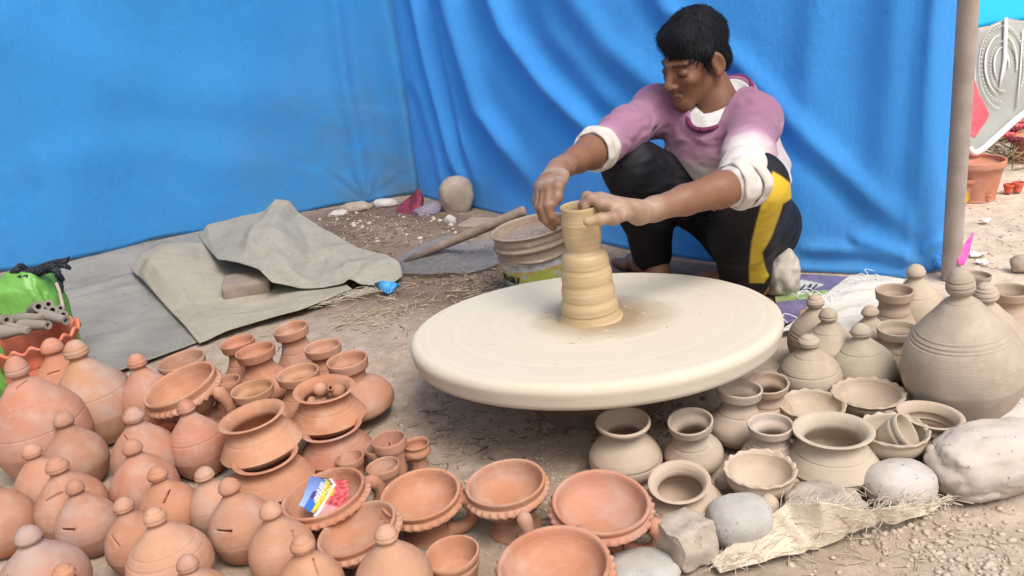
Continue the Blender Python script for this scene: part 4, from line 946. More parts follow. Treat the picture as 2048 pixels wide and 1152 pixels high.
def pipe(x0, y0, x1, y1, d0, d1, r0, r1, label):
    """a tapered clay tube, open at the near end (x1,y1)"""
    a_, e_ = atd(x0, y0, ud + d0), atd(x1, y1, ud + d1); ln = (e_ - a_).length; kq = ud / FPX; r0 *= kq; r1 *= kq
    pr_ = cr([(0, 0), (r0 * .8, 0), (r0, ln * .05), (r0 * 1.02, ln * .3), (r1, ln * .9), (r1 * .98, ln), (r1 * .9, ln * 1.005), (r1 * .55, ln), (r1 * .48, ln * .97), (r1 * .42, ln * .6), (0, ln * .58)], 3)
    o = link('clay_pipe', lathe('clay_pipe', pr_, 24, .02, seed=int(x0 * 7 + y1)), PIPE); o.rotation_mode = 'QUATERNION'; o.rotation_quaternion = Vector((0, 0, 1)).rotation_difference((e_ - a_).normalized())
    o.location = a_; o['stain'] = 0.; return tag(o, label, 'clay pipe', 'grey clay pipes heaped in the red urn')
pipe(-30, 642, 14, 640, .02, -.03, 9, 11, 'grey clay pipe at the left edge with its round bore facing out')
pipe(30, 638, 88, 634, .03, -.005, 11, 8, 'long grey clay pipe lying level across the middle of the heap')
pipe(40, 651, 96, 650, -.01, -.045, 12, 9, 'grey clay pipe lying level below the long one')
pipe(55, 662, 4, 664, -.055, -.03, 7, 15, 'fat grey clay pipe end leaning on the frilled rim')
pipe(60, 660, 8, 651, -.04, -.02, 7, 9, 'thin grey clay pipe slanting over the fat one')
pipe(84, 628, 132, 641, .01, -.03, 11, 9, 'grey clay pipe slanting down to the right rim of the urn')
pipe(62, 622, 77, 613, .07, .0, 10, 11, 'grey clay pipe standing behind, left of the three open bores')
pipe(92, 618, 97, 608, .08, .03, 9, 9, 'grey clay pipe standing behind, topmost of the heap')
pipe(98, 626, 105, 620, .06, .0, 10, 10, 'grey clay pipe with its bore between the topmost and the far right one')
pipe(112, 632, 127, 629, .04, .0, 9, 9, 'short grey clay pipe furthest right on the heap')
pipe(118, 622, 121, 616, .07, .03, 7, 7, 'little grey clay pipe just behind the short one')
def bag(name, px, py, w, h, d, mat, label, cat, seed, amp=.05, flat=.8):
    c = atd(px, py, d); kq = d / FPX; bm = bmesh.new(); bmesh.ops.create_icosphere(bm, subdivisions=5, radius=1); off = Vector((seed, 2.3 * seed, 1))
    for v in bm.verts:
        p = v.co.copy(); n1 = noise.noise(p * 2 + off); n2 = abs(noise.noise(Vector((p.x * 5, p.y * 5, p.z * 1.6)) + off))
        e = .62; q = Vector((math.copysign(abs(p.x) ** e, p.x), math.copysign(abs(p.y) ** e, p.y), math.copysign(abs(p.z) ** .8, p.z)))
        q *= 1 + .12 * n1 - amp * n2; v.co = Vector((q.x * w / 2 * kq, q.y * w / 2 * kq * flat, q.z * h / 2 * kq))
    me = bpy.data.meshes.new(name); bm.to_mesh(me); bm.free(); me.polygons.foreach_set('use_smooth', [True] * len(me.polygons)); o = link(name, me, mat); o.location = c; return tag(o, label, cat)
GREEN = simple_mat('green_plastic', (.11, .30, .05), .38, .5, 10, (.17, .40, .085), 22, .010, .5)
GREEN2 = simple_mat('dull_green_plastic', (.13, .27, .07), .5, .4, 10, (.22, .25, .13), 22, .010, .5)
bag('green_bag', 72, 640, 128, 215, ud + .23, GREEN, 'bright lime green plastic bag behind the red urn', 'plastic bag', 3, .10)
bag('green_bag', -14, 655, 74, 215, ud + .20, GREEN2, 'dull green bag cut by the left edge beside the lime green one', 'plastic bag', 5, .10)
bag('green_bag', -8, 735, 42, 120, ud - .03, GREEN, 'bright green bag corner low at the left edge under the urn', 'plastic bag', 8, .05)
BLK = simple_mat('black_cloth', (.016, .019, .030), .75, .3, 30, (.035, .04, .055), 60, .004, .7)
kq = (ud + .17) / FPX; bb = empty('black_bundle', atd(85, 545, ud + .17), 'twisted black cloth bundle lying over the top of the lime green bag', 'cloth bundle')
def rel(px, py, dd=0): return atd(px, py, ud + .17 + dd) - bb.location
VF = []
for pth, r in (([(22, 545), (35, 538), (55, 545), (80, 541), (100, 533), (125, 530)], 10), ([(28, 552), (50, 556), (72, 548), (95, 541), (120, 540)], 8), ([(30, 536), (42, 530), (58, 540), (76, 536), (100, 526), (135, 518)], 6), ([(100, 530), (112, 545), (120, 560), (124, 582)], 9), ([(108, 535), (118, 548), (128, 560)], 6), ([(112, 530), (130, 532), (141, 537)], 6), ([(118, 528), (132, 523), (138, 516)], 6)):
    P3 = smooth_path([rel(a, c_, -.01 * math.sin(q * 2)) for q, (a, c_) in enumerate(pth)], 8); n_ = len(P3)
    for st in range(5):
        Q3 = []
        for i_, p in enumerate(P3):
            a_ = i_ * .35 + st * 1.26; rr_ = r * kq * .62 * (.35 + .65 * math.sin(math.pi * (.1 + .8 * i_ / n_))); Q3.append(p + (_U * math.cos(a_) + _F * math.sin(a_)) * rr_ + _R * rr_ * .2 * math.sin(i_ * 1.9 + st))
        VF.append(tube(Q3, [r * kq * .34 * (.3 + .7 * math.sin(math.pi * (.08 + .84 * i_ / n_))) * (1 + .3 * math.sin(i_ * 2.1 + st)) for i_ in range(n_)], 6))
v_, f_ = joined(VF); link('twisted_cloth', mesh('twisted_cloth', v_, f_), BLK, bb)
v_, f_ = tube(smooth_path([rel(112, 566, -.03), rel(118, 580, -.03), rel(123, 600, -.03), rel(127, 618, -.04)], 4), 3.2 * kq, 8); link('pale_strap', mesh('pale_strap', v_, f_), simple_mat('pale_strap', (.42, .33, .28), .8), bb)

# ================================================================== CARDS IN THE BOWL, BEADS IN THE POT
_, cb0, cax, cwm, ch = cardbowl
cc = cb0 + cax * ch * .86; cd = depth_of(cc); kq = cd / FPX
CARDV = vcol_mat('glossy_card', .3, .45)
YEL = simple_mat('yellow_print', (.80, .62, .05), .4); WHT = simple_mat('white_print', (.80, .80, .84), .4); PURP = simple_mat('purple_print', (.06, .02, .16), .4)
cn = (cax * .75 - _F * .55 + _R * .1).normalized()
def card(i, ang, px, py, label, top=False):
    d_ = (_R * math.cos(ang) + _U * math.sin(ang)); d_ = (d_ - cn * d_.dot(cn)).normalized(); e_ = d_.cross(cn)      # e_: to the right of the text line
    Lc, Wc = 66 * kq, 78 * kq; nx_, ny_ = 20, 24; V = []; C_ = []; Fs = []
    org = atd(px, py, cd) + cn * (i * .0006 + .004)
    for a in range(nx_ + 1):
        for c_ in range(ny_ + 1):
            u, v = a / nx_, c_ / ny_; V.append(d_ * (u - .5) * Lc + e_ * v * Wc + cn * .004 * (v - .5) ** 2)
            bl = np.array([.16, .26, .62]) * (1 - .5 * u) + np.array([.30, .42, .78]) * .3 * (1 - u)
            if v > .16 and v < .52: bl = np.array([.045, .02, .16]) if u > .3 else np.array([.03, .12, .42])
            if .40 < v < .52: bl = np.array([.05, .02, .05])
            if .52 <= v < .62: bl = np.array([.62, .64, .72])
            if v >= .62:
                s_ = noise.noise(Vector((u * 11, v * 13, 2))); bl = np.array([.46, .07, .085]) + s_ * np.array([.35, .14, .15]); bl = np.clip(bl, .02, .8)
                if u < .35: bl = bl * .6 + np.array([.26, .2, .2])
            C_.append(bl)
    for a in range(nx_):
        for c_ in range(ny_): k_ = a * (ny_ + 1) + c_; Fs.append((k_, k_ + 1, k_ + ny_ + 2, k_ + ny_ + 1))
    me = mesh('business_card', V, Fs); set_col(me, np.array(C_)); o = link('business_card', me, CARDV); o.location = org; tag(o, label, 'business card', 'business cards fanned out in the bowl')
    rot = Matrix((d_, -e_, cn)).transposed().to_4x4()
    def txt(s, size, u, v, mat, nm):
        cu = bpy.data.curves.new(nm, 'FONT'); cu.body = s; cu.size = size * kq; cu.extrude = .00005
        tmp = bpy.data.objects.new(nm, cu); COL.objects.link(tmp); dg = bpy.context.evaluated_depsgraph_get(); me = bpy.data.meshes.new_from_object(tmp.evaluated_get(dg)); bpy.data.objects.remove(tmp)
        wd_ = max((v_.co.x for v_ in me.vertices), default=1); sc = min(1, .93 * Lc / max(wd_, 1e-6)); 
        for v_ in me.vertices: v_.co.x *= sc
        ob = link(nm, me, mat, o); ob.matrix_local = Matrix.Translation(d_ * (u - .5) * Lc + e_ * v * Wc + cn * .0010) @ rot
    txt('कार माटी कला उद्योग', 14, .04, .51, YEL, 'yellow_lettering')
    txt('घर.माटी.कला', 8, .30, .35, WHT, 'white_lettering')
    return o
for i, (ang, px, py, lb) in enumerate(((1.50, 612, 985, 'bottom blue business card of the fan, standing most upright'), (1.42, 614, 985, 'second lowest blue business card of the fan'), (1.32, 617, 985, 'middle blue business card of the fan'),
                                     (1.20, 621, 986, 'business card just under the top one of the fan'), (1.05, 626, 987, 'top business card of the fan with yellow lettering and a red picture'))): card(i, ang, px, py, lb)
_, pb0, pax, pw_, ph_ = bead_pot
for px, py, r, lb in ((640, 779, 14, 'round clay bead on the left in the water pot'), (675, 781, 15, 'round clay bead on the right in the water pot')):
    c = pb0 + pax * ph_ * .80; dd = depth_of(c) + .0; o = link('clay_bead', lathe('clay_bead', cr([(0, -1), (.5, -.87), (.87, -.5), (1, 0), (.87, .5), (.5, .87), (0, 1)], 3), 24, .03, seed=px), TERRA)
    o.data.transform(Matrix.Scale(r * dd / FPX, 4)); o.location = atd(px, py, dd); o['stain'] = 0.; tag(o, lb, 'clay bead', 'clay beads in the water pot')
c = pb0 + pax * ph_ * .86; dd = depth_of(c); e_ = atd(661, 776, dd - .015); a_ = atd(652, 784, dd + .015); ln = (e_ - a_).length; r1 = 6 * dd / FPX
o = link('clay_pipe', lathe('clay_pipe', cr([(0, 0), (r1, 0), (r1, ln), (r1 * .6, ln), (r1 * .5, ln * .7), (0, ln * .6)], 3), 20, .02), TERRA); o.location = a_; o.rotation_mode = 'QUATERNION'; o.rotation_quaternion = Vector((0, 0, 1)).rotation_difference((e_ - a_).normalized()); o['stain'] = 0.
tag(o, 'short red clay tube between the two beads in the water pot', 'clay pipe')
# beads rest on a heap of smaller ones inside the pot
hp = []
for q in range(26):
    a = rs.uniform(0, 6.28); r_ = pw_ * .30 * math.sqrt(rs.random()); c = pb0 + pax * ph_ * (.62 + .05 * rs.random()) + Vector((r_ * math.cos(a), r_ * math.sin(a), 0))
    bm = bmesh.new(); bmesh.ops.create_icosphere(bm, subdivisions=2, radius=rs.uniform(.007, .011)); hp.append(([v.co + c for v in bm.verts], [tuple(v.index for v in f.verts) for f in bm.faces])); bm.free()
v_, f_ = joined(hp); o = tag(link('bead_heap', mesh('bead_heap', v_, f_), TERRA), 'heap of small clay beads filling the water pot below the visible two', 'clay beads', kind='stuff'); o['stain'] = 0.

# ================================================================== MATS ON THE RIGHT
WOVEN = vcol_mat('woven_plastic', .5, .35, 160, .002, .7, .45, 70)
mt = coons([(1545, 552, .004), (1600, 552, .004), (1650, 556, .004), (1716, 560, .004)], [(1556, 655, .004), (1580, 648, .004), (1615, 632, .004), (1655, 612, .004)], 90, 60, 'woven_mat', WOVEN, wave(.005, 26, 1, .005), .0015)
cv = co_of(mt.data); mx, my, _ = pixn(cv); nn = wob(cv[:, 0], cv[:, 1], cv[:, 2], 60, 1)
C_ = np.tile(np.array([.20, .165, .30]), (len(cv), 1)) * (1 + .3 * nn)[:, None]
loz = (np.abs(mx - 1605) / 44 + np.abs(my - 574 - (1605 - mx) * .12) / 15) < 1; C_[loz] = (.62, .64, .60)
gr = (np.abs(mx - 1600) < 55) & (np.abs(my - 592 + (mx - 1600) * .1) < 7) & ~loz; C_[gr] = (.32, .42, .16)
og = np.abs((my - 566) + (mx - 1710) * .55 + 0) < 5; C_[og & (mx > 1600)] = (.46, .27, .16)
set_col(mt.data, C_); tag(mt, 'shiny purple woven plastic mat with a white lozenge print, beside the seat stone', 'mat')
VF = []
for q in range(5):
    x0 = 1577 + q * 12; VF.append(tube([at(x0, 580 - q * .6, .0155), at(x0 + 9, 571 - q * .4, .0155)], .0035 if q % 2 else .0022, 5)); VF.append(tube([at(x0 + 2, 580, .0155), at(x0 + 8, 579, .0155)], .002, 5))
v_, f_ = joined(VF); link('mat_lettering', mesh('mat_lettering', v_, f_), simple_mat('blue_print', (.05, .055, .12), .6), mt)
WSACK = fabric('white_woven_sack', (.56, .52, .47), (.68, .64, .58), 700, 14, .7)
o = coons([(1700, 556, .008), (1730, 556, .012), (1770, 560, .012), (1808, 566, .008)], [(1560, 672, .004), (1610, 668, .006), (1690, 672, .006), (1760, 690, .004)], 80, 60, 'white_sack', WSACK,
          folds_px([(((1705, 570), (1750, 572), (1800, 578)), 4, .012), (((1690, 590), (1740, 588), (1790, 592)), 5, .010), (((1640, 640), (1700, 620), (1760, 615)), 6, .006)], wave(.005, 24, 2, .010)), .0015)
tag(o, 'creased off-white woven sack lying between the purple mat and the unfired jars', 'sack')
VF = []
for q in range(26):
    px, py = rs.choice(((1608, 600), (1650, 604), (1715, 566), (1580, 640), (1640, 598), (1725, 562))); p = at(px + rs.uniform(-22, 22), py + rs.uniform(-7, 7), .012); a = rs.uniform(0, 6.28); l = rs.uniform(.02, .05)
    d = Vector((math.cos(a), math.sin(a), 0)); s_ = Vector((-d.y, d.x, 0)); VF.append(tube(smooth_path([p, p + d * l * .4 + s_ * l * .3 + Vector((0, 0, .014)), p + d * l * .8 + s_ * l * .1 + Vector((0, 0, .008)), p + d * l - s_ * l * .2], 3), .0009, 4))
v_, f_ = joined(VF); tag(link('plastic_threads', mesh('plastic_threads', v_, f_), WHT), 'curly white plastic threads frayed from the mats', 'threads', kind='stuff')

# ================================================================== BEYOND THE POLE
def dpts(P): return [atd(a, b_, c_) for a, b_, c_ in P]
m, t, b = new_mat('sheer_banner'); v, oi = obj_coord(t, False)
c = mixc(t, ramp(t, noise_n(t, v, 6, 5, .6), .3, .7), (.27, .25, .24), (.36, .38, .33)); L(t, c, b.inputs['Base Color']); b.inputs['Roughness'].default_value = .4; BAN = m
WHM = simple_mat('white_hem', (.78, .76, .70), .6)
bd0 = 2.75
ban = empty('hanging_banner', atd(1990, 150, bd0), 'grey hanging banner with white arcs and a white hem, beyond the bamboo pole', 'banner')
def addpart(o, par): o.parent = par; o.location = -par.location; return o
def bz(px, py): return bd0 + .02 * math.sin(px * .05) + .0004 * (px - 1950)
sh_ = coons([(1938, 30, bd0), (1960, 62, bd0), (1985, 48, bd0), (2015, 36, bd0), (2045, 42, bd0), (2110, 20, bd0)], [(1938, 300, bd0), (1946, 306, bd0), (1962, 300, bd0), (1990, 276, bd0), (2040, 232, bd0), (2110, 180, bd0)], 60, 50, 'banner_sheet', BAN,
           lambda V, nu, nv: V + np.array(_F)[None] * (wob(V[:, 0], V[:, 1], V[:, 2], 16, 2) * .012)[:, None], .0012, dpts); addpart(sh_, ban)
def bpt(px, py, f=-.010): return atd(px, py, bd0 + f) - ban.location
def ell_arc(cx, cy, rx, ry, a0, a1, rot=0, n=26): 
    return [(cx + rx * math.cos(a) * math.cos(rot) - ry * math.sin(a) * math.sin(rot), cy + rx * math.cos(a) * math.sin(rot) + ry * math.sin(a) * math.cos(rot)) for a in np.linspace(a0, a1, n)]
kq = bd0 / FPX
VF = []
for pth, r in ((ell_arc(2008, 130, 38, 62, 1.9, 4.5), [1.0 + 2.2 * math.sin(math.pi * i_ / 25) for i_ in range(26)]), (ell_arc(2008, 130, 20, 36, 2.2, 4.6), [.8 + 2 * math.sin(math.pi * i_ / 25) for i_ in range(26)]),
               (ell_arc(2004, 130, 30, 62, 4.8, 6.5), [1.0 + 1.6 * math.sin(math.pi * i_ / 25) for i_ in range(26)]), (ell_arc(2004, 128, 14, 30, 5.0, 6.6), [.8 + 1.2 * math.sin(math.pi * i_ / 25) for i_ in range(26)]),
               (ell_arc(2006, 132, 48, 86, 1.7, 4.6), [.9] * 26), (ell_arc(2006, 132, 42, 84, 4.8, 6.9), [.8] * 26), ([(1950, 66), (1950, 180), (1956, 240)], [.9] * 3), ([(2046, 60), (2040, 150), (2034, 215)], [2.2] * 3)):
    VF.append(tube([bpt(a, c_) for a, c_ in pth], [x * kq * .7 for x in r], 6))
v_, f_ = joined(VF); link('white_arcs', mesh('white_arcs', v_, f_), WHM, ban)
VF = []
for el in (ell_arc(2007, 128, 44, 76, 1.7, 6.9, 0, 46), ell_arc(2007, 132, 26, 50, 1.5, 6.4, 0, 36)):
    for a, c_ in el: VF.append(tube([bpt(a - 1.5, c_ - 1.5), bpt(a + 1.5, c_ + 1.5)], 0.8 * kq, 5))
v_, f_ = joined(VF); tag(link('white_dots', mesh('white_dots', v_, f_), WHM, ban), kind='stuff')
v_, f_ = tube([bpt(2012, 36), bpt(2010, 90), bpt(2010, 118), bpt(2004, 150), bpt(1998, 178)], [3.5 * kq, 4 * kq, 4.5 * kq, 3 * kq, 1 * kq], 8); link('white_spine', mesh('white_spine', v_, f_), WHM, ban)
v_, f_ = tube(smooth_path([bpt(1938, 296), bpt(1948, 306), bpt(1962, 301), bpt(1990, 277), bpt(2040, 233), bpt(2110, 181)], 4), 6.5 * kq, 8); link('white_hem', mesh('white_hem', v_, f_), WHM, ban)
CY = simple_mat('cyan_cloth', (.02, .42, .78), .7, .2, 5, (.03, .48, .84))
o = coons([(1930, -120, 2.8), (2000, -120, 2.8), (2120, -120, 2.8)], [(1930, 62, 2.8), (1985, 50, 2.8), (2120, 30, 2.8)], 24, 18, 'cyan_cloth', CY, lambda V, nu, nv: V + np.array(_F)[None] * (wob(V[:, 0], V[:, 1], V[:, 2], 12, 2) * .012)[:, None], .0012, dpts)
tag(o, 'bright cyan cloth hanging above the grey banner in the top corner', 'cloth')
RS = simple_mat('red_rag', (.62, .10, .13), .8, .2, 30, (.72, .16, .18), 60, .004, .5)
o = coons([(1943, 148, 2.42), (1950, 165, 2.42), (1962, 195, 2.42), (1977, 228, 2.42)], [(1938, 262, 2.42), (1941, 272, 2.42), (1947, 278, 2.42), (1972, 245, 2.42)], 22, 24, 'red_rag', RS, lambda V, nu, nv: V + np.array(_F)[None] * (wob(V[:, 0], V[:, 1], V[:, 2], 70, 2) * .010)[:, None], .001, dpts)
tag(o, 'red rag tied to the back of the bamboo pole', 'rag')
PK = simple_mat('pink_ribbon', (.78, .06, .36), .6, .3, 60, (.85, .16, .46), 90, .003, .5)
o = coons([(1916, 500, 2.05), (1925, 492, 2.05), (1938, 475, 2.05), (1947, 462, 2.05)], [(1916, 528, 2.05), (1928, 532, 2.05), (1937, 510, 2.05), (1948, 468, 2.05)], 22, 14, 'pink_ribbon', PK, lambda V, nu, nv: V + np.array(_F)[None] * (wob(V[:, 0], V[:, 1], V[:, 2], 90, 2) * .008)[:, None], .001, dpts)
tag(o, 'bright pink ribbon scrap tied low on the bamboo pole', 'ribbon')
YS = simple_mat('yellow_scrap', (.80, .52, .06), .6)
p = at(1932, 404); o = coons([(1924, 385, .05), (1932, 378, .06), (1940, 392, .03)], [(1924, 408, .003), (1932, 408, .003), (1940, 396, .008)], 10, 8, 'yellow_scrap', YS, None, .001); tag(o, 'scrap of yellow paper lying by the foot of the far planter', 'paper scrap')
# far planters and little pots
PL = clay_mat('planter_clay', (.46, .17, .10), (.56, .235, .15), (.66, .42, .33), (.4, .3, .26))
def planter(px, py_top, w, H, label, seed):
    b0, ax, wm, h = place(px, py_top, w, H); pr_ = cr(sc_([(0, 0), (.36, 0), (.37, .02), (.46, .82), (.46, .82), (.50, .84), (.50, .98), (.49, 1), (.46, .99), (.45, .86), (.2, .8), (0, .8)], wm, h), 3)
    o = link('planter', lathe('planter', pr_, 40, .01, seed=seed), PL); o.location = b0; o['stain'] = .2; return tag(o, label, 'planter', 'terracotta planters beyond the pole')
planter(1952, 318, 110, .70, 'big terracotta planter right under the banner hem', 3)
planter(1926, 352, 74, .62, 'lower terracotta planter half hidden by the bamboo pole', 5)
planter(2072, 268, 90, .6, 'terracotta planter cut by the right edge, further off', 7)
for px, py, w_, lb in ((1950, 386, 16, 'tiny clay pot lying nearest the yellow scrap'), (1962, 378, 15, 'tiny pale clay pot behind two others'), (1975, 388, 15, 'tiny clay pot right of the pale one'), (1968, 368, 13, 'tiny clay pot at the foot of the big planter'), (2018, 368, 20, 'small brown clay pot beside the bright red one'), (2037, 364, 22, 'bright red small clay pot on the far ground')):
    b0, ax, wm, h = place(px, py, w_, .9); o = link('tiny_pot', lathe('tiny_pot', cup_prof(wm, h), 24, .03, seed=px), REDC if 'red' in lb or 'brown' in lb else PL); o.location = b0; o['stain'] = 0.
    if 'bright red' in lb: o.color = (1.2, .8, .8, 1)
    tag(o, lb, 'clay pot', 'tiny clay pots on the far ground')
LIT = simple_mat('white_litter', (.74, .68, .66), .7)
for q, (px, py, w_) in enumerate(((2012, 381, 9), (1970, 440, 10), (1960, 520, 11), (1955, 506, 16), (1975, 525, 8))):
    p = at(px, py, .006); kq = depth_of(p) / FPX; V = [p + Vector((w_ * kq * math.cos(a) * (1 + .3 * math.sin(3 * a + q)), w_ * kq * .8 * math.sin(a), .004 * math.sin(2 * a + q))) for a in np.linspace(0, 6.28, 11)[:-1]]
    V2 = [v - Vector((0, 0, .0015)) for v in V]; n_ = len(V); o = link('paper_litter', mesh('paper_litter', V + V2, [tuple(range(n_)), tuple(range(2 * n_ - 1, n_ - 1, -1))] + [(i_, n_ + i_, n_ + (i_ + 1) % n_, (i_ + 1) % n_) for i_ in range(n_)], False), LIT)
    tag(o, 'pale scrap of litter on the bare ground right of the pole', 'litter', 'litter on the ground beyond the pole')
rock('stone', 2040, 545, 40, 34, ST_B, 'sandy stone half sunk in the ground at the right edge', .8, 51, .12, group='stones beyond the pole')
# dry heap with red flowers
DRY = simple_mat('dry_stalks', (.40, .31, .19), .9, .1, 20, (.26, .21, .12)); VF = []
hc = at(2035, 305); 
for q in range(420):
    a = rs.uniform(0, 6.28); r_ = .34 * math.sqrt(rs.random()); p = hc + Vector((r_ * math.cos(a) * 1.2 + .12, r_ * math.sin(a), 0)); hh_ = .10 * (1 - (r_ / .36) ** 2)
    p.z = rs.uniform(0, hh_); d = Vector((rs.uniform(-1, 1), rs.uniform(-1, 1), rs.uniform(-.1, .5))).normalized(); l = rs.uniform(.05, .14); VF.append(tube([p, p + d * l], .0025, 4))
v_, f_ = joined(VF); tag(link('dry_stalks', mesh('dry_stalks', v_, f_), DRY), 'heap of dry stalks on the ground beyond the banner', 'dry stalks', kind='stuff')
for q, (px, py) in enumerate(((2012, 272), (2025, 262), (2040, 255), (2030, 282), (2046, 246))):
    p = at(px, py, .10); fl = empty('red_flower', p, ('dark red flower head lowest on the dry heap, by the banner hem', 'bright red flower head between two dark ones on the dry heap', 'dark red flower head in the middle of the dry heap', 'bright red flower head lowest towards the planters', 'dark red flower head highest on the dry heap')[q], 'flower', 'red flowers on the dry heap'); VF = []
    for j in range(9):
        a = j * 2 * math.pi / 9; d = Vector((math.cos(a), math.sin(a), .35)); VF.append(tube([Vector((0, 0, 0)), d * .014, d * .026], [.003, .008, .003], 6))
    v_, f_ = joined(VF); link('petals', mesh('petals', v_, f_), RNET if q % 2 else RS, fl); v_, f_ = tube([Vector((0, 0, 0)), Vector((0, 0, -.1))], .002, 5); link('stem', mesh('stem', v_, f_), DRY, fl)

# ================================================================== STRAW AND GRAVEL
STRAW = simple_mat('straw', (.50, .42, .30), .85, .2, 60, (.33, .26, .18)); DARKS = simple_mat('dark_twig', (.12, .09, .07), .9, .1)
def strands(n, regions, mat, name, label, l0, l1, r):
    VF = []
    for q in range(n):
        px, py, sx, sy = rs.choice(regions); p = at(rs.gauss(px, sx), rs.gauss(py, sy), 0)
        if math.hypot(p.x - wc.x, p.y - wc.y) < .2: continue
        p.z = zg_at(p.x, p.y) + .003; a = rs.uniform(0, 6.28); l = rs.uniform(l0, l1); d = Vector((math.cos(a), math.sin(a), rs.uniform(-.04, .12))); s_ = Vector((-d.y, d.x, 0)) * rs.uniform(-.25, .25) * l
        VF.append(tube(smooth_path([p, p + d * l * .5 + s_, p + d * l + s_ * rs.uniform(-1, 2)], 2), r * rs.uniform(.6, 1.3), 4))
    v_, f_ = joined(VF); tag(link(name, mesh(name, v_, f_), mat), label, 'straw', kind='stuff')
strands(240, [(770, 620, 50, 16), (820, 600, 50, 14), (720, 640, 40, 14), (700, 500, 60, 12), (960, 575, 30, 8)], STRAW, 'straw', 'bits of straw scattered round the sacking and pouch', .015, .07, .0009)
strands(260, [(950, 890, 70, 30), (880, 830, 30, 50), (1120, 930, 40, 30), (800, 740, 40, 60), (1430, 830, 60, 40), (1080, 1060, 40, 20)], STRAW, 'straw', 'short straw bits trodden into the soil in front of the wheel', .008, .035, .0006)
strands(70, [(1800, 1090, 130, 30), (1950, 1050, 80, 40), (1990, 450, 40, 60), (1700, 1130, 100, 16), (1900, 1110, 100, 30)], STRAW, 'straw', 'straw bits on the pale ground along the front right', .01, .05, .0008)
strands(200, [(780, 640, 60, 30), (860, 840, 40, 60), (960, 880, 80, 30), (1130, 1040, 60, 20), (700, 480, 80, 30), (560, 690, 100, 10)], DARKS, 'twigs', 'dark twig crumbs in the soil round the pots', .006, .03, .0007)
GRAV = stone_mat('gravel', (.42, .34, .275), (.56, .46, .38), 60); GRAVD = stone_mat('soil_crumbs', (.16, .115, .09), (.24, .18, .145), 60)
base_bm = bmesh.new(); bmesh.ops.create_icosphere(base_bm, subdivisions=1, radius=1); bv = np.array([v.co[:] for v in base_bm.verts]); bf = np.array([[v.index for v in f.verts] for f in base_bm.faces]); base_bm.free()
def gravel(n, regions, mat, name, label, r0, r1):
    Vs, Fs = [], []
    for q in range(n):
        px, py, sx, sy = regions[rs.randrange(len(regions))]; p = at(rs.gauss(px, sx), min(1500, max(150, rs.gauss(py, sy))), 0); s_ = r0 * (r1 / r0) ** (rs.random() ** 2.2)
        sc = np.array([s_ * rs.uniform(.7, 1.4), s_ * rs.uniform(.7, 1.4), s_ * rs.uniform(.5, .8)]); jit = 1 + np.random.normal(0, .13, (len(bv), 1)); a = rs.uniform(0, 6.28)
        v = bv * jit * sc; v = v @ np.array([[math.cos(a), math.sin(a), 0], [-math.sin(a), math.cos(a), 0], [0, 0, 1]]); v += np.array([p.x, p.y, zg_at(p.x, p.y) + s_ * .2]); Fs.append(bf + len(bv) * len(Vs)); Vs.append(v)
    me = np_mesh(name, np.concatenate(Vs), np.concatenate(Fs), False); tag(link(name, me, mat), label, 'gravel', kind='stuff')
gravel(1000, [(1750, 1120, 180, 40), (1930, 1080, 110, 50), (2000, 470, 50, 70), (1980, 1140, 90, 30), (1850, 1060, 90, 30), (2010, 700, 60, 60)], GRAV, 'gravel', 'pale gravel over the bare ground on the right', .0014, .0062)
gravel(1600, [(950, 880, 120, 50), (850, 760, 40, 90), (1120, 960, 60, 40), (1400, 840, 80, 40), (800, 640, 60, 30), (1150, 1080, 120, 30), (640, 780, 80, 80)], GRAV, 'gravel', 'fine gravel in the soil in front of the wheel', .0012, .004)
gravel(2200, [(750, 470, 100, 28), (880, 500, 70, 30), (700, 450, 80, 20), (930, 560, 60, 16), (1300, 840, 140, 20)], GRAVD, 'soil_crumbs', 'dark soil crumbs on the damp mound at the back', .002, .009)
gravel(120, [(800, 450, 60, 18), (830, 470, 50, 18), (700, 470, 50, 20)], GRAV, 'gravel', 'few pale pebbles on the damp mound at the back', .003, .010)
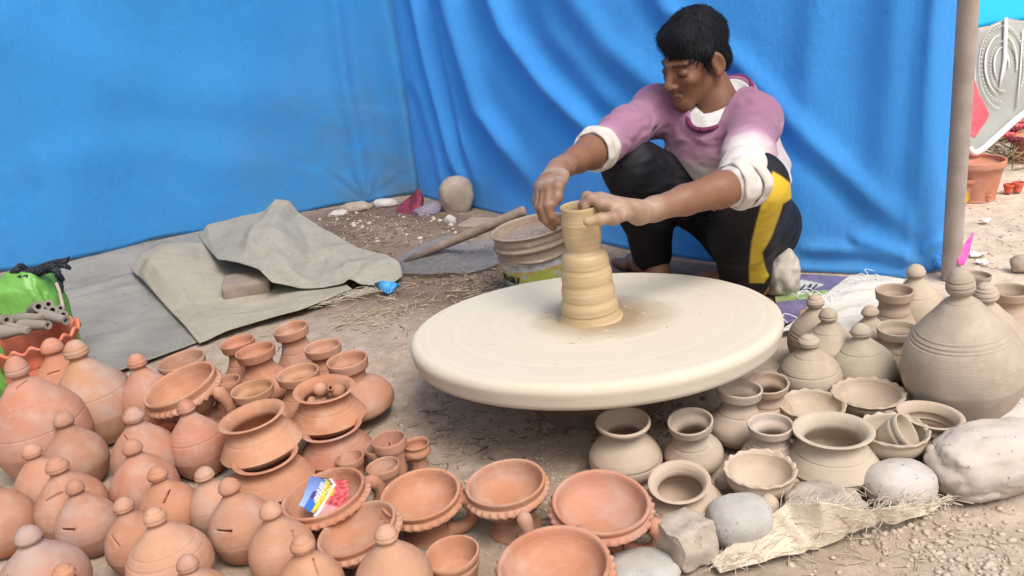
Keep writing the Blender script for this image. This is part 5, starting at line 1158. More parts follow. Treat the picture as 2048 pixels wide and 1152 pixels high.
# ================================================================== THE POTTER
class Vol:
    """signed distance volume: shapes are blended in, then skinned as one continuous surface"""
    def __init__(s, lo, hi, h):
        s.lo = np.array(lo, float); s.h = h; s.n = np.ceil((np.array(hi) - s.lo) / h).astype(int) + 1
        s.v = np.full(tuple(s.n), .05, np.float32)
    def box(s, lo, hi):
        i0 = np.clip(np.floor((np.array(lo) - s.lo) / s.h).astype(int), 0, s.n - 1); i1 = np.clip(np.ceil((np.array(hi) - s.lo) / s.h).astype(int) + 1, 1, s.n)
        sl = tuple(slice(a, b) for a, b in zip(i0, i1))
        ax = [(s.lo[k] + s.h * np.arange(i0[k], i1[k])).astype(np.float32) for k in range(3)]
        return sl, ax[0][:, None, None], ax[1][None, :, None], ax[2][None, None, :]
    def blend(s, sl, d, k, sub=False):
        a = s.v[sl]
        if sub:
            d = -d; h = np.clip(.5 - .5 * (a - d) / k, 0, 1); s.v[sl] = a * (1 - h) + d * h + k * h * (1 - h)
        else:
            h = np.clip(.5 + .5 * (a - d) / k, 0, 1); s.v[sl] = a * (1 - h) + d * h - k * h * (1 - h)
    def cone(s, a, b, r1, r2, k=.012, sub=False, flat=None):
        a, b = np.array(a, float), np.array(b, float); m = max(r1, r2) + k + 3 * s.h
        sl, X, Y, Z = s.box(np.minimum(a, b) - m, np.maximum(a, b) + m); d = b - a; l2 = max(1e-12, d @ d)
        t = np.clip(((X - a[0]) * d[0] + (Y - a[1]) * d[1] + (Z - a[2]) * d[2]) / l2, 0, 1)
        x, y, z = X - a[0] - t * d[0], Y - a[1] - t * d[1], Z - a[2] - t * d[2]
        q = x * x + y * y + z * z
        if flat is not None:      # flatten across a direction
            f = np.array(flat[0], float); f /= np.linalg.norm(f); e = x * f[0] + y * f[1] + z * f[2]; q = q + e * e * (flat[1] ** 2 - 1)
        s.blend(sl, np.sqrt(q) - (r1 + (r2 - r1) * t), k, sub)
    def ell(s, c, M, r, k=.012, sub=False):
        """M: columns are the local axes"""
        c = np.array(c, float); r = np.array(r, float); M = np.array(M, float); m = r.max() + k + 3 * s.h
        sl, X, Y, Z = s.box(c - m, c + m); X, Y, Z = X - c[0], Y - c[1], Z - c[2]
        p = [(M[0, q] * X + M[1, q] * Y + M[2, q] * Z) for q in range(3)]
        k0 = np.sqrt(sum((p[q] / r[q]) ** 2 for q in range(3))); k1 = np.sqrt(sum((p[q] / r[q] ** 2) ** 2 for q in range(3))) + 1e-9
        s.blend(sl, k0 * (k0 - 1) / k1, k, sub)
    def chain(s, P, R, k=.010, flat=None):
        for i in range(len(P) - 1): s.cone(P[i], P[i + 1], R[i], R[i + 1], k, flat=flat)
    def cut_plane(s, o, n, k=.004):
        o = np.array(o, float); n = np.array(n, float); n /= np.linalg.norm(n)
        sl, X, Y, Z = s.box(s.lo, s.lo + s.n * s.h); d = (X - o[0]) * n[0] + (Y - o[1]) * n[1] + (Z - o[2]) * n[2]
        s.v = np.maximum(s.v, d.astype(np.float32))
    def add(s, fn):
        sl, X, Y, Z = s.box(s.lo, s.lo + s.n * s.h); near = np.abs(s.v) < .03
        i = np.nonzero(near); x, y, z = X[i[0], 0, 0], Y[0, i[1], 0], Z[0, 0, i[2]]; s.v[i] += fn(x, y, z).astype(np.float32)
    def skin(s, name):
        v = s.v; ins = v < 0; cnt = np.zeros(tuple(s.n - 1), np.int8)
        C = [(a, b, c) for a in (0, 1) for b in (0, 1) for c in (0, 1)]; n = s.n
        S = lambda A, o: A[o[0]:n[0] - 1 + o[0], o[1]:n[1] - 1 + o[1], o[2]:n[2] - 1 + o[2]]
        for o in C: cnt += S(ins, o)
        act = np.argwhere((cnt > 0) & (cnt < 8)); idx = np.full(tuple(s.n - 1), -1, np.int32); idx[tuple(act.T)] = np.arange(len(act))
        val = np.stack([v[act[:, 0] + o[0], act[:, 1] + o[1], act[:, 2] + o[2]] for o in C], 1).astype(float)
        acc = np.zeros((len(act), 3)); num = np.zeros(len(act)); off = np.array(C, float)
        for p in range(8):
            for q in range(p + 1, 8):
                if abs(off[p] - off[q]).sum() != 1: continue
                a, b = val[:, p], val[:, q]; m = (a < 0) != (b < 0); t = np.where(m, a / np.where(m, a - b, 1), 0)
                acc += (m[:, None]) * (off[p] + t[:, None] * (off[q] - off[p])); num += m
        V = s.lo + s.h * (act + acc / num[:, None]); Qs = []
        for ax in range(3):
            u, w_ = [(1, 2), (2, 0), (0, 1)][ax]
            a = [slice(None)] * 3; b = [slice(None)] * 3; a[ax] = slice(0, -1); b[ax] = slice(1, None)
            e = np.argwhere(ins[tuple(a)] != ins[tuple(b)]); e = e[(e[:, u] > 0) & (e[:, w_] > 0) & (e[:, u] < n[u] - 1) & (e[:, w_] < n[w_] - 1)]
            fl = ins[tuple(e.T)]; du = np.zeros(3, int); du[u] = 1; dw = np.zeros(3, int); dw[w_] = 1
            q = np.stack([idx[tuple((e - du - dw).T)], idx[tuple((e - dw).T)], idx[tuple(e.T)], idx[tuple((e - du).T)]], 1)
            q = np.where(fl[:, None], q, q[:, ::-1]); Qs.append(q)
        return np_mesh(name, V, np.concatenate(Qs))

J = lambda px, py, d: np.array(atd(px, py, d))
nz = lambda v: np.array(v, float) / np.linalg.norm(v)
rR, rU, rC = np.array(_R), np.array(_U), -np.array(_F)        # screen right, up, towards the viewer
# joints
sh_r, el_r, wr_r = J(1312, 222, 2.13), J(1198, 296, 1.93), J(1118, 338, 1.755)
sh_l, el_l, wr_l = J(1508, 246, 1.98), J(1487, 366, 1.71), J(1278, 427, depth_of(vtop) + .01)
ring_b, ring_f = J(1474, 152, 2.12), J(1404, 266, 1.975)
neck0 = (ring_b + ring_f) / 2; neck1 = J(1408, 160, 2.03)
hip_r, hip_l = J(1466, 440, 2.23), J(1522, 456, 2.13)
kn_r, an_r = J(1262, 332, 2.05), at(1305, 520, .055)
kn_l, an_l = J(1506, 372, 1.80), at(1490, 548, .055)
an_r, an_l = np.array(an_r), np.array(an_l)
chest, belly = J(1424, 290, 2.08), J(1466, 376, 2.15)
pelvis = (hip_r + hip_l) / 2
ring1 = (ring_f - ring_b) / 2; sd0 = nz(sh_l - sh_r); ring2 = nz(sd0 - nz(ring1) * (sd0 @ nz(ring1))) * .064
rn_ = nz(np.cross(ring2, ring1)); rn_ = rn_ if rn_[2] > 0 else -rn_
# ---- head frame
yaw, pit = math.radians(57), math.radians(31)
horiz = nz(-rR * math.sin(yaw) + rC * math.cos(yaw) )
lat = nz(np.cross(np.array([0, 0, 1.0]) * .98 + rU * .02, horiz))            # his left
upv = nz(np.cross(horiz, lat))
fw = nz(horiz * math.cos(pit) - upv * math.sin(pit)); hu = nz(upv * math.cos(pit) + horiz * math.sin(pit))
tl = math.radians(-3); lat, hu = lat * math.cos(tl) + hu * math.sin(tl), hu * math.cos(tl) - lat * math.sin(tl)
HC = J(1390, 123, 2.02); HM = np.stack([lat, fw, hu], 1); HS = .835
def hp(x, y, z): return HC + HS * (HM @ np.array([x, y, z], float))

body = Vol(np.min([sh_r, el_r, wr_r, el_l, wr_l, an_r, an_l, hip_l, kn_l], 0) - [.14, .20, .09], np.max([sh_r, sh_l, hp(0, 0, .15), hip_l, hip_r, an_r, HC], 0) + [.13, .16, .05], .0026)
B = body
def HE(c, M_, r, k=.01, sub=False): B.ell(c, M_, np.array(r) * HS, k * HS, sub)
def HK(a, b, r1, r2, k=.01, sub=False): B.cone(a, b, r1 * HS, r2 * HS, k * HS, sub)
# skull, face
HE(hp(0, -.018, .048), HM, (.074, .094, .080), .01)
HE(hp(0, .032, -.012), HM, (.058, .062, .082), .018)
for s_ in (-1, 1):
    HK(hp(s_ * .047, -.002, -.050), hp(s_ * .016, .066, -.098), .015, .015, .022)          # jaw line
    HK(hp(s_ * .010, .090, .026), hp(s_ * .042, .074, .026), .0095, .009, .012)              # brow
    HE(hp(s_ * .038, .066, -.022), HM, (.021, .020, .018), .016)                              # cheekbone
HE(hp(0, .077, -.098), HM, (.020, .017, .017), .014)                                          # chin
HK(hp(0, .055, -.060), hp(0, .070, -.085), .034, .026, .02)
for s_ in (-1, 1): HE(hp(s_ * .033, .106, .004), HM, (.020, .017, .0125), .010, True)          # eye hollows
for s_ in (-1, 1): HE(hp(s_ * .033, .079, .003), HM, (.0155, .0140, .0115), .004)              # lids over the eyes
HK(hp(0, .090, .018), hp(0, .112, -.024), .0085, .0125, .012)                                # nose
HE(hp(0, .1145, -.030), HM, (.0125, .0105, .0095), .007)
for s_ in (-1, 1): HE(hp(s_ * .0135, .100, -.033), HM, (.0088, .0108, .0082), .006)
for s_ in (-1, 1): HE(hp(s_ * .0070, .1085, -.0435), HM, (.0035, .0045, .0035), .002, True)
HK(hp(0, .0945, -.046), hp(0, .0975, -.058), .008, .008, .008)
HK(hp(-.016, .091, -.0645), hp(0, .0985, -.0615), .0045, .006, .005); HK(hp(.016, .091, -.0645), hp(0, .0985, -.0615), .0045, .006, .005)
HK(hp(-.014, .0895, -.0735), hp(.014, .0895, -.0735), .0055, .0055, .005); HE(hp(0, .0935, -.0735), HM, (.011, .0075, .0058), .004)
HK(hp(-.021, .0975, -.0678), hp(.021, .0975, -.0678), .0020, .0020, .003, True)               # mouth line
for s_ in (-1, 1):                                                                               # ears
    EM = HM @ np.array(Matrix.Rotation(math.radians(s_ * 22), 3, 'Z')) @ np.array(Matrix.Rotation(math.radians(-12), 3, 'X'))
    HE(hp(s_ * .077, -.012, -.004), EM, (.0095, .021, .034), .006)
    HE(hp(s_ * .087, -.008, .000), EM, (.0075, .0125, .023), .004, True)
    HE(hp(s_ * .079, -.006, -.032), EM, (.007, .010, .010), .005)
# neck, trunk under the shirt
B.cone(hp(0, -.028, -.055), neck0 - rn_ * .02, .045, .052, .02)
B.cone(neck0 - rn_ * .05, chest, .05, .065, .02); B.cone(chest, belly, .070, .070, .03); B.cone(belly, pelvis, .07, .075, .03)
B.chain([neck0 - rn_ * .06, sh_r], [.036, .036]); B.chain([neck0 - rn_ * .06, sh_l], [.036, .036])
B.chain([sh_r, el_r], [.038, .036]); B.chain([sh_l, el_l], [.038, .038])
for h_, k_, a_ in ((hip_r, kn_r, an_r), (hip_l, kn_l, an_l)):
    B.chain([pelvis, h_, k_], [.085, .075, .045]); B.chain([k_, a_], [.042, .026])
# forearms: thick below the elbow, narrow at the wrist
def forearm(e, w_):
    d = w_ - e; B.chain([e, e + d * .25, e + d * .58, e + d * .86, w_], [.035, .0355, .0285, .0225, .0220], .012)
forearm(el_r, wr_r); forearm(el_l, wr_l)
# left hand: back up, fingers over the rim and down inside the vessel, thumb along the outside
vtd = depth_of(vtop); vc = np.array(vtop); vR = vr; vu = np.array(vax)
def L_(px, py, dd): return J(px, py, vtd + dd)
mcp_l = [L_(1204, 408, -.030), L_(1200, 400, -.012), L_(1201, 396, .008), L_(1208, 398, .026)]
for q, (m_, r0) in enumerate(zip(mcp_l, (.0125, .0125, .0120, .0110))):
    B.chain([wr_l + rU * (.004 - .001 * q) + rC * (.010 - .008 * q), m_], [.0185, r0], .010)
B.ell((wr_l * .45 + np.mean(mcp_l, 0) * .55) - rU * .006, np.stack([nz(np.mean(mcp_l, 0) - wr_l), nz(np.cross(rU, nz(np.mean(mcp_l, 0) - wr_l))), rU], 1), (.042, .036, .017), .010)
tipin = [vc + np.array(_R) * (.25 * vR - .016 * abs(q - 1.2) * .3) + (.022 - .018 * q) * rC - vu * (.030 - .004 * q) for q in range(4)]
for q in range(4):
    m_ = mcp_l[q]; e_ = tipin[q]; pip_ = (L_(1181, 397, -.022), L_(1174, 393, -.006), L_(1175, 394, .012), L_(1183, 397, .026))[q]
    dip_ = (L_(1171, 411, -.018), L_(1166, 410, -.004), L_(1168, 410, .010), L_(1176, 411, .022))[q]; r0 = (.0098, .0100, .0095, .0085)[q]
    B.chain([m_, pip_, dip_, e_], [r0 * 1.08, r0, r0 * .92, r0 * .82], .0035)
th0 = wr_l * .6 + np.mean(mcp_l, 0) * .4 - rU * .008 + rC * .018
thp = [th0, L_(1228, 436, -.050), L_(1201, 438, -.052), L_(1176, 444, -.050)]
B.chain(thp, [.0165, .0125, .0105, .0088], .006)
# right hand: hanging loosely, fingers curled towards the vessel
k1_ = [J(1078, 374, 1.69), J(1083, 379, 1.67), J(1091, 381, 1.655), J(1101, 379, 1.645)]     # little .. index, far to near
e1_ = nz(np.mean(k1_, 0) - wr_r); e3_ = nz(np.cross(e1_, k1_[3] - k1_[0])); PMr = np.stack([e1_, np.cross(e3_, e1_), e3_], 1)
for q, m_ in enumerate(k1_): B.chain([wr_r + rR * (-.006 + .004 * q), m_], [.0175, .0118], .010)
B.ell(wr_r * .42 + np.mean(k1_, 0) * .58, PMr, (.038, .025, .016), .010)
for q in range(4):
    a = k1_[q]; ln_q = (.86, 1.0, 1.06, .95)[q]; r0 = (.0082, .0092, .0096, .0092)[q]
    b_ = a + (-rU * .034 - rR * .006 + rC * .012) * ln_q; c_ = b_ + (-rU * .022 + rR * .008 - rC * .004) * ln_q; d_ = c_ + (-rU * .012 + rR * .012 - rC * .008) * ln_q
    B.chain([a, b_, c_, d_], [r0 * 1.08, r0, r0 * .92, r0 * .82], .003)
t0 = wr_r * .62 + k1_[3] * .38 + rR * .012 + rC * .006
B.chain([t0, J(1116, 374, 1.64), J(1114, 396, 1.635), J(1106, 410, 1.633)], [.0155, .0118, .0102, .0085], .006)
# feet
def foot(an, fwd, sc=1.0):
    f = nz([fwd[0], fwd[1], 0]); s_ = np.array([f[1], -f[0], 0]); g = np.array([an[0], an[1], 0.0])
    B.cone(an, g - f * .03 + [0, 0, .030], .030, .030, .016); B.chain([g - f * .03 + [0, 0, .028], g + f * .06 + [0, 0, .030], g + f * .115 + [0, 0, .018]], [.029, .030, .026], .014)
    for q in range(5):
        o_ = (q - 2) * .0145; l_ = (.165, .165, .158, .148, .135)[q]
        B.cone(g + f * .11 + s_ * o_ + [0, 0, .014], g + f * l_ + s_ * o_ * 1.1 + [0, 0, .011], .0125 if q == 0 else .0095, .011 if q == 0 else .008, .005)
foot(an_r, at(1240, 520) - Vector(an_r)); foot(an_l, at(1400, 575) - Vector(an_l))
me = body.skin('body'); V = co_of(me)
# skin colour: brown, darker stubble and lip line, pale dried slip on the hands
loc = (V - HC) @ HM / HS; skin = np.array([.225, .105, .062]); C_ = np.tile(skin, (len(V), 1))
def near3(p, r): return np.exp(-(np.linalg.norm(V - np.array(p), axis=1) / r) ** 2)[:, None]
def mixto(C_, wgt, col): return C_ * (1 - wgt) + np.array(col) * wgt
x, y, z = loc.T; head = (np.linalg.norm(loc, axis=1) < .17)[:, None]
C_ = mixto(C_, head * .7, (.195, .088, .051))
browl = np.exp(-((z - (.0255 - .10 * np.maximum(0, np.abs(x) - .034) + .03 * (np.abs(x) - .03))) / .0050) ** 2) * sstep(.010, .016, np.abs(x)) * (1 - sstep(.050, .058, np.abs(x))) * (y > .05)
mous = np.exp(-((z + .0535) / .0055) ** 2) * (1 - sstep(.018, .028, np.abs(x))) * (y > .07)
stub = np.exp(-((z + .098) / .018) ** 2) * (y > .03)
lips = np.exp(-((z + .0685) / .0075) ** 2) * (1 - sstep(.016, .022, np.abs(x))) * (y > .08)
lash = np.exp(-((z + .0062 + .004 * (np.abs(x) - .033) ** 2 * 4000 * .06) / .0024) ** 2) * np.exp(-((np.abs(x) - .033) / .015) ** 4) * (y > .075)
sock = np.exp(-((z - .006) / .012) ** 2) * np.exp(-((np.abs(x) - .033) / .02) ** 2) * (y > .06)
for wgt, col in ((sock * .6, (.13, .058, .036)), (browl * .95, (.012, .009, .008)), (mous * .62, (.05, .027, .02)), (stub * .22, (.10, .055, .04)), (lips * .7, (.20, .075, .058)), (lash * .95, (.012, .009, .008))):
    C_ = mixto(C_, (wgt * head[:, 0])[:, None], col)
nn = wob(V[:, 0], V[:, 1], V[:, 2], 90, 1)[:, None] * .5 + wob(V[:, 0], V[:, 1], V[:, 2], 260, 2)[:, None] * .3
hl = np.clip(np.maximum(near3(np.mean(mcp_l, 0) * .5 + wr_l * .5, .075), near3(thp[2], .045)) * 1.3, 0, 1); hr = np.clip(near3(np.mean(k1_, 0) * .6 + wr_r * .4, .075) * 1.2, 0, 1)
C_ = mixto(C_, np.clip(hl * (.55 + 1.0 * nn), 0, .85), (.47, .36, .27)); C_ = mixto(C_, np.clip(hr * (.40 + 1.0 * nn), 0, .8), (.44, .33, .25))
C_ = mixto(C_, np.clip(near3(thp[3], .026) * 1.2, 0, .9), (.45, .32, .18))
set_col(me, C_)
SKIN = vcol_mat('skin', .48, .35, 260, .0006, .3, .14, 120, sss=.12)
base_p = Vector((float(pelvis[0]), float(pelvis[1]), 0))
man = empty('person', base_p, 'potter in faded pink sweatshirt and black trousers squatting behind the wheel, shaping the wet vessel', 'person')
def wear(name, me, mat): o = link(name, me, mat, man); o.location = -base_p; return o
wear('body', me, SKIN)

# ---- hair: close cap with short locks
hv = Vol(HC - .16, HC + .16, .0026)
def VE(c, M_, r, k=.01, sub=False): hv.ell(c, M_, np.array(r) * HS, k * HS, sub)
VE(hp(0, -.018, .056), HM, (.0795, .1000, .094), .004)
for s_ in (-1, 1): hv.cone(hp(s_ * .071, .014, .045), hp(s_ * .0715, .022, -.008), .013 * HS, .005 * HS, .012)       # sideburns
hv.cone(hp(-.040, .056, .088), hp(.040, .056, .088), .018 * HS, .018 * HS, .03)
VE(hp(0, -.080, -.012), HM, (.056, .032, .05), .02)
# clear the face and the ears
VE(hp(0, .112, -.002), HM, (.066, .052, .056), .008, True)
VE(hp(0, .080, -.055), HM, (.085, .066, .052), .008, True)
for s_ in (-1, 1): VE(hp(s_ * .088, -.010, -.006), HM, (.020, .024, .036), .006, True)
hv.cut_plane(hp(0, -.06, -.052), -hu + fw * .25)
hv.add(lambda X, Y, Z: wob(X, Y, Z, 110, 1) * .0030 + wob(X, Y, Z, 260, 2) * .0016)
me = hv.skin('hair'); cap = co_of(me)
nrm = np.empty(len(me.vertices) * 3, np.float32); me.vertices.foreach_get('normal', nrm); nrm = nrm.reshape(-1, 3)
HAIR = simple_mat('black_hair', (.007, .007, .010), .75, .2, 160, (.018, .018, .023), 300, .002, .9)
bmh = bmesh.new(); bmh.from_mesh(me)
pick = np.random.RandomState(2).choice(len(cap), 7500, replace=True); rg = np.random.RandomState(4)
crown = hp(0, -.070, .13)
for q in pick:
    p, n_ = cap[q], nrm[q]; d = p - crown; d = d - n_ * (d @ n_); l = np.linalg.norm(d)
    if l < 1e-4: continue
    d = d / l + rg.normal(0, .35, 3); d -= n_ * (d @ n_) * .8; lz = HM.T @ (p - HC)
    if lz[1] > .03 and lz[2] < .075: d = d * .5 - hu * .8 + rg.normal(0, .25, 3)
    d /= np.linalg.norm(d); ln = rg.uniform(.009, .022); sd_ = np.cross(d, n_) * .0007
    a = p - n_ * .001; b_ = p + d * ln * .55 + n_ * .0022; c_ = p + d * ln + n_ * rg.uniform(-.0004, .0045)
    vs_ = [bmh.verts.new(tuple(t_)) for t_ in (a - sd_, a + sd_, b_ + sd_ * .8, b_ - sd_ * .8, c_)]
    bmh.faces.new(vs_[:4]); bmh.faces.new((vs_[3], vs_[2], vs_[4]))
bmh.to_mesh(me); bmh.free(); me.polygons.foreach_set('use_smooth', [True] * len(me.polygons)); wear('hair', me, HAIR)

# ---- sweatshirt
tors_f = nz(chest - belly)
def shirt_vol(grow, sleeves=True, h=.0036):
    S = Vol(np.min([sh_r, el_r, el_l, belly, pelvis], 0) - [.14, .16, .12], np.max([sh_r, sh_l, neck1, pelvis], 0) + [.16, .16, .08], h)
    nb = neck0 - rn_ * .045
    sd = nz(sh_l - sh_r); ft = nz(np.cross(tors_f, sd))
    TM = np.stack([sd, ft, tors_f], 1)
    S.ell(chest, TM, (.128 + grow, .090 + grow, .115 + grow), .04)
    S.ell((chest + belly) / 2, TM, (.122 + grow, .098 + grow, .13 + grow), .05)
    S.ell(belly + rR * .02 - rU * .005, TM, (.118 + grow, .105 + grow, .105 + grow), .05)
    S.cone(sh_r, nb - ring2 * .4, .052 + grow, .046 + grow, .03); S.cone(sh_l, nb + ring2 * .4 - ring1 * .3, .054 + grow, .050 + grow, .03)
    S.cone(neck0 - ring1 * .5 - rn_ * .035, sh_l + rU * .004, .050 + grow, .052 + grow, .04); S.cone(J(1492, 232, 2.14), J(1520, 345, 2.17), .058 + grow, .066 + grow, .05); S.cone(J(1430, 205, 2.16), sh_r, .045 + grow, .05 + grow, .04)
    S.cone(chest + (ring_f - chest) * .25, neck0 + ring1 * .45 - rn_ * .042, .07 + grow, .046 + grow, .03)
    S.ell(neck0 - rn_ * .012, np.stack([nz(ring1), nz(ring2), rn_], 1), (np.linalg.norm(ring1) + .010 + grow, np.linalg.norm(ring2) + .012 + grow, .026 + grow * .3), .02)
    if sleeves:
        er, el = el_r * .93 + wr_r * .07, el_l * .96 + wr_l * .04
        S.chain([sh_r, sh_r * .45 + el_r * .55, er], [.053 + grow, .048 + grow, .044 + grow], .03)
        S.chain([sh_l, sh_l * .45 + el_l * .55, el], [.055 + grow, .050 + grow, .045 + grow], .03)
    return S
S = shirt_vol(0.0)
fr = nz(-rR * .5 + rC * .87)         # where his chest points
ncl = neck0 + fr * .050 - np.array([0, 0, .035])
S.ell(neck0 + rn_ * .015, np.stack([nz(ring1), nz(ring2), rn_], 1), (np.linalg.norm(ring1) * .97, np.linalg.norm(ring2) * .97, .040), .006, True)
axr = nz(el_r - sh_r); axl = nz(el_l - sh_l)
def folds(X, Y, Z):
    def band(o, e, n, fq, ph):
        d = e - o; l = np.linalg.norm(d); d = d / l; u = (X - o[0]) * d[0] + (Y - o[1]) * d[1] + (Z - o[2]) * d[2]
        r2 = (X - o[0] - u * d[0]) ** 2 + (Y - o[1] - u * d[1]) ** 2 + (Z - o[2] - u * d[2]) ** 2
        tw = wob(X, Y, Z, 18, n) * 2.2
        return np.sin(u * fq + tw * 2.2 + ph) * np.exp(-r2 / .0075) * np.exp(-((u / l - .75) / .3) ** 2) * (.5 + wob(X, Y, Z, 40, n))
    w1 = wob(X, Y, Z, 34, 1)
    return (band(sh_r, el_r, 2, 120, 0) * .0050 + band(sh_l, el_l, 3, 115, 1) * .0055 + w1 * .0034 - np.abs(wob(X, Y, Z, 30, 3)) * .006 + wob(X, Y, Z, 85, 0) * .0009 + np.sin(((X - belly[0]) * .8 + (Z - belly[2]) * 1.1) * 95 + w1 * 2.5) * .0028 * np.exp(-((Z - belly[2]) / .10) ** 2))
S.add(folds)
me = S.skin('sweatshirt'); V = co_of(me); px, py, dz = pixn(V)
dye = wob(V[:, 0], V[:, 1], V[:, 2], 24, 0) * 16 + wob(V[:, 0], V[:, 1], V[:, 2], 70, 3) * 8
arm_l = np.clip(((V - sh_l) @ axl) / np.linalg.norm(el_l - sh_l), -.5, 1.3); d_l = np.linalg.norm(V - sh_l - np.outer(np.clip(arm_l, 0, 1) * np.linalg.norm(el_l - sh_l), axl), axis=1)
arm_r = ((V - sh_r) @ axr) / np.linalg.norm(el_r - sh_r)
h_t = V[:, 2]; ztop, zlow = sh_l[2] + .02, belly[2] + .045
fade = sstep(0, 1, (h_t - zlow + dye * .0008) / (ztop - zlow))
fade = np.where(d_l < .085, np.minimum(fade * 1.3, 1 - sstep(.42, .80, arm_l + dye * .004)), fade); fade = np.where((arm_r > .12) & (px < 1330), .96 - .5 * sstep(.85, 1.05, arm_r), fade)
bk_ = sstep(1530, 1575, px + dye) ; fade = fade * (1 - .55 * bk_ * sstep(200, 280, py))
pale, mid, deep = np.array([.62, .56, .545]), np.array([.43, .255, .35]), np.array([.27, .115, .20])
f2 = fade[:, None]; C_ = np.where(f2 < .5, pale + (mid - pale) * (f2 / .5), mid + (deep - mid) * ((f2 - .5) / .5) * .75)
C_ = C_ * (1 + .10 * (dye / 20)[:, None]); set_col(me, np.clip(C_, .03, .8))
KNIT = vcol_mat('faded_knit', .95, .1, 900, .0010, .4, .14, 30, sheen=.1, fold=(20, .016)); wear('sweatshirt', me, KNIT)
# ribbed dark collar round the neck opening, white undershirt inside it
P = [Vector(neck0 + ring1 * math.cos(a) * 1.02 + ring2 * math.sin(a) * 1.02 + rn_ * (.004 + .006 * math.cos(a))) for a in np.linspace(0, 2 * math.pi, 41)]
v_, f_ = tube(P, .0062, 10, False); me = mesh('collar', v_, f_); wear('collar', me, simple_mat('plum_rib', (.13, .03, .085), .95, .05, 60, (.17, .045, .11), 500, .001, .5))
U_ = shirt_vol(-.007, False, .004); U_.ell(neck0 - ring1 * .18 + rn_ * .022, np.stack([nz(ring1), nz(ring2), rn_], 1), (np.linalg.norm(ring1) * .78, np.linalg.norm(ring2) * .92, .040), .005, True)
U_.add(lambda X, Y, Z: wob(X, Y, Z, 80, 2) * .0016)
me = U_.skin('undershirt'); set_col(me, np.tile(np.array([.62, .60, .58]), (len(me.vertices), 1))); wear('undershirt', me, KNIT)
# rolled cuffs
def cuff(c, axis, r, name, w_, seed):
    axis = nz(axis); u = nz(np.cross(axis, [.2, .3, .9])); v = np.cross(axis, u); VF = []; rs_ = random.Random(seed); ns, nr = 40, 14; V = []; Fs = []
    for i in range(ns):
        a = 2 * math.pi * i / ns
        for j in range(nr):
            b_ = 2 * math.pi * j / nr; rr_ = r + .0065 * math.cos(b_) * (1 + .15 * math.sin(3 * a + seed)) + .0010 * math.sin(7 * a + seed); zz = w_ * math.sin(b_) + .004 * math.sin(2 * a + seed) + .0008 * math.sin(9 * a)
            V.append(c + (u * math.cos(a) + v * math.sin(a)) * rr_ + axis * zz)
    for i in range(ns):
        for j in range(nr): Fs.append((i * nr + j, ((i + 1) % ns) * nr + j, ((i + 1) % ns) * nr + (j + 1) % nr, i * nr + (j + 1) % nr))
    me = mesh(name, V, Fs); set_col(me, np.tile(np.array([.58, .53, .485]), (len(V), 1))); return wear(name, me, KNIT)
cuff(el_r * .87 + wr_r * .13, wr_r - el_r, .0435, 'rolled_cuff', .016, 1); cuff(el_r * .97 + wr_r * .03, wr_r - el_r + (el_r - sh_r) * .5, .0465, 'rolled_cuff', .014, 4)
cuff(el_l * .93 + wr_l * .07, wr_l - el_l, .0445, 'rolled_cuff', .017, 2); cuff(el_l * 1.02 - wr_l * .02, wr_l - el_l + (el_l - sh_l) * .6, .0475, 'rolled_cuff', .015, 5)

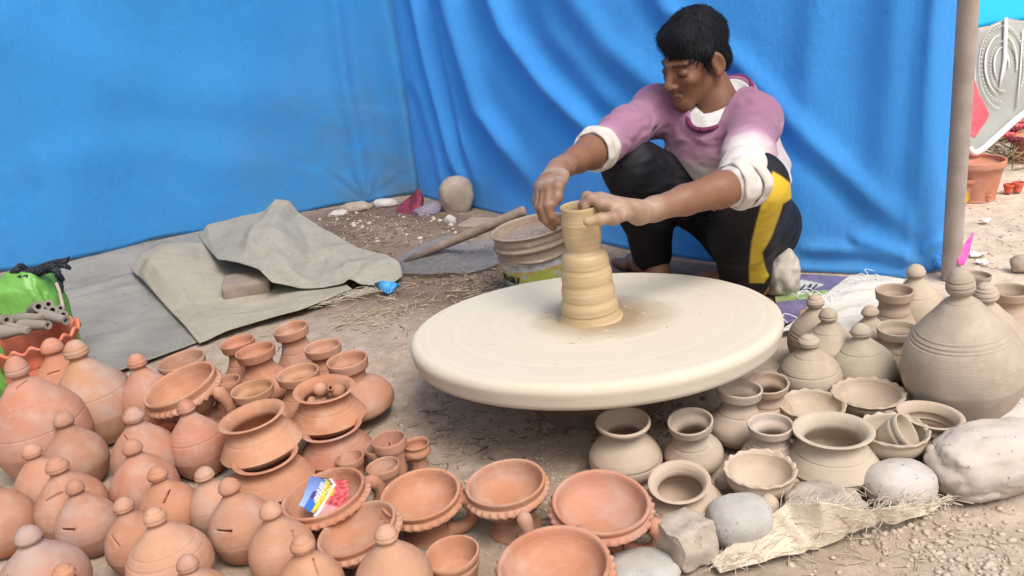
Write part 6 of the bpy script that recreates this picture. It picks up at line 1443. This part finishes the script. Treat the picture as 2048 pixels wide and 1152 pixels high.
# ---- trousers with the yellow side panel
T_ = Vol(np.min([kn_r, kn_l, an_r, an_l, hip_l], 0) - [.13, .16, .08], np.max([hip_l, hip_r, an_r, kn_r], 0) + [.15, .20, .15], .0032)
T_.ell(pelvis + rU * .0 - rU * .01, np.stack([rR, rC, rU], 1), (.112, .115, .115), .03)
T_.cone(hip_r, kn_r, .088, .064, .03); T_.cone(hip_l, kn_l, .092, .066, .03)
T_.chain([kn_r, kn_r * .5 + an_r * .5 + rR * .012, an_r + np.array([0, 0, .02])], [.068, .066, .050], .02)
T_.chain([kn_l, kn_l * .5 + an_l * .5 - rR * .004, an_l + np.array([0, 0, -.012])], [.070, .070, .060], .02)
T_.cone(kn_l * .45 + an_l * .55 - rR * .03, (hip_l + hip_r) / 2 - rU * .03, .06, .08, .04)        # loose cloth between the legs
def tf(X, Y, Z):
    w1 = wob(X, Y, Z, 26, 2); q = 0
    for k_, o, e in ((0, hip_r, kn_r), (1, kn_r, an_r), (2, hip_l, kn_l), (3, kn_l, an_l)):
        d = e - o; l = np.linalg.norm(d); d = d / l; u = (X - o[0]) * d[0] + (Y - o[1]) * d[1] + (Z - o[2]) * d[2]
        r2 = (X - o[0] - u * d[0]) ** 2 + (Y - o[1] - u * d[1]) ** 2 + (Z - o[2] - u * d[2]) ** 2
        q = q + np.sin(u * 60 + w1 * 9 + k_) * np.exp(-r2 / .012) * .0028 * (.4 + w1)
    return q + w1 * .005 + np.abs(wob(X, Y, Z, 48, 3)) * -.004 + wob(X, Y, Z, 75, 1) * .0012
T_.add(tf)
me = T_.skin('trousers'); V = co_of(me); px, py, dz = pixn(V)
C_ = np.tile(np.array([.0075, .0075, .011]), (len(V), 1)); C_ *= (1 + .5 * wob(V[:, 0], V[:, 1], V[:, 2], 30, 1))[:, None]
lr = np.array([px, py]).T
def in_poly(P, x, y):
    r = np.zeros(x.shape, bool); n = len(P)
    for i in range(n):
        (x0, y0), (x1, y1) = P[i], P[(i + 1) % n]
        if y0 == y1: continue
        c = ((y0 > y) != (y1 > y)) & (x < (x1 - x0) * (y - y0) / (y1 - y0) + x0); r ^= c
    return r
near_side = np.zeros(len(V), bool); nv = np.empty(len(V) * 3, np.float32); me.vertices.foreach_get('normal', nv); nv = nv.reshape(-1, 3)
outer = (nv @ (rR * .6 + rC * .8)) > -.15
panel = in_poly([(1546, 343), (1562, 352), (1588, 372), (1584, 396), (1566, 408), (1556, 440), (1542, 476), (1524, 506), (1530, 532), (1538, 552), (1528, 566), (1499, 566), (1498, 536), (1503, 486), (1514, 440), (1530, 385)], px, py) & outer & (dz < 2.25)
PV = [(1546, 343), (1562, 352), (1588, 372), (1584, 396), (1566, 408), (1556, 440), (1542, 476), (1524, 506), (1530, 532), (1538, 552), (1528, 566), (1499, 566), (1498, 536), (1503, 486), (1514, 440), (1530, 385)]
edge, _ = line_dist(px, py, PV + PV[:1]); ins_ = np.where(in_poly(PV, px, py), 1, -1) * np.abs(edge); wy = (sstep(-2.2, 2.2, ins_) * (outer & (dz < 2.25)))[:, None]
C_ = C_ * (1 - wy) + np.array([.62, .43, .035]) * wy * (1 + .12 * wob(V[:, 0], V[:, 1], V[:, 2], 40, 2))[:, None]; set_col(me, C_); TRK = vcol_mat('tracksuit', .62, .25, 500, .0008, .3, .0, 30, fold=(20, .012)); wear('trousers', me, TRK)
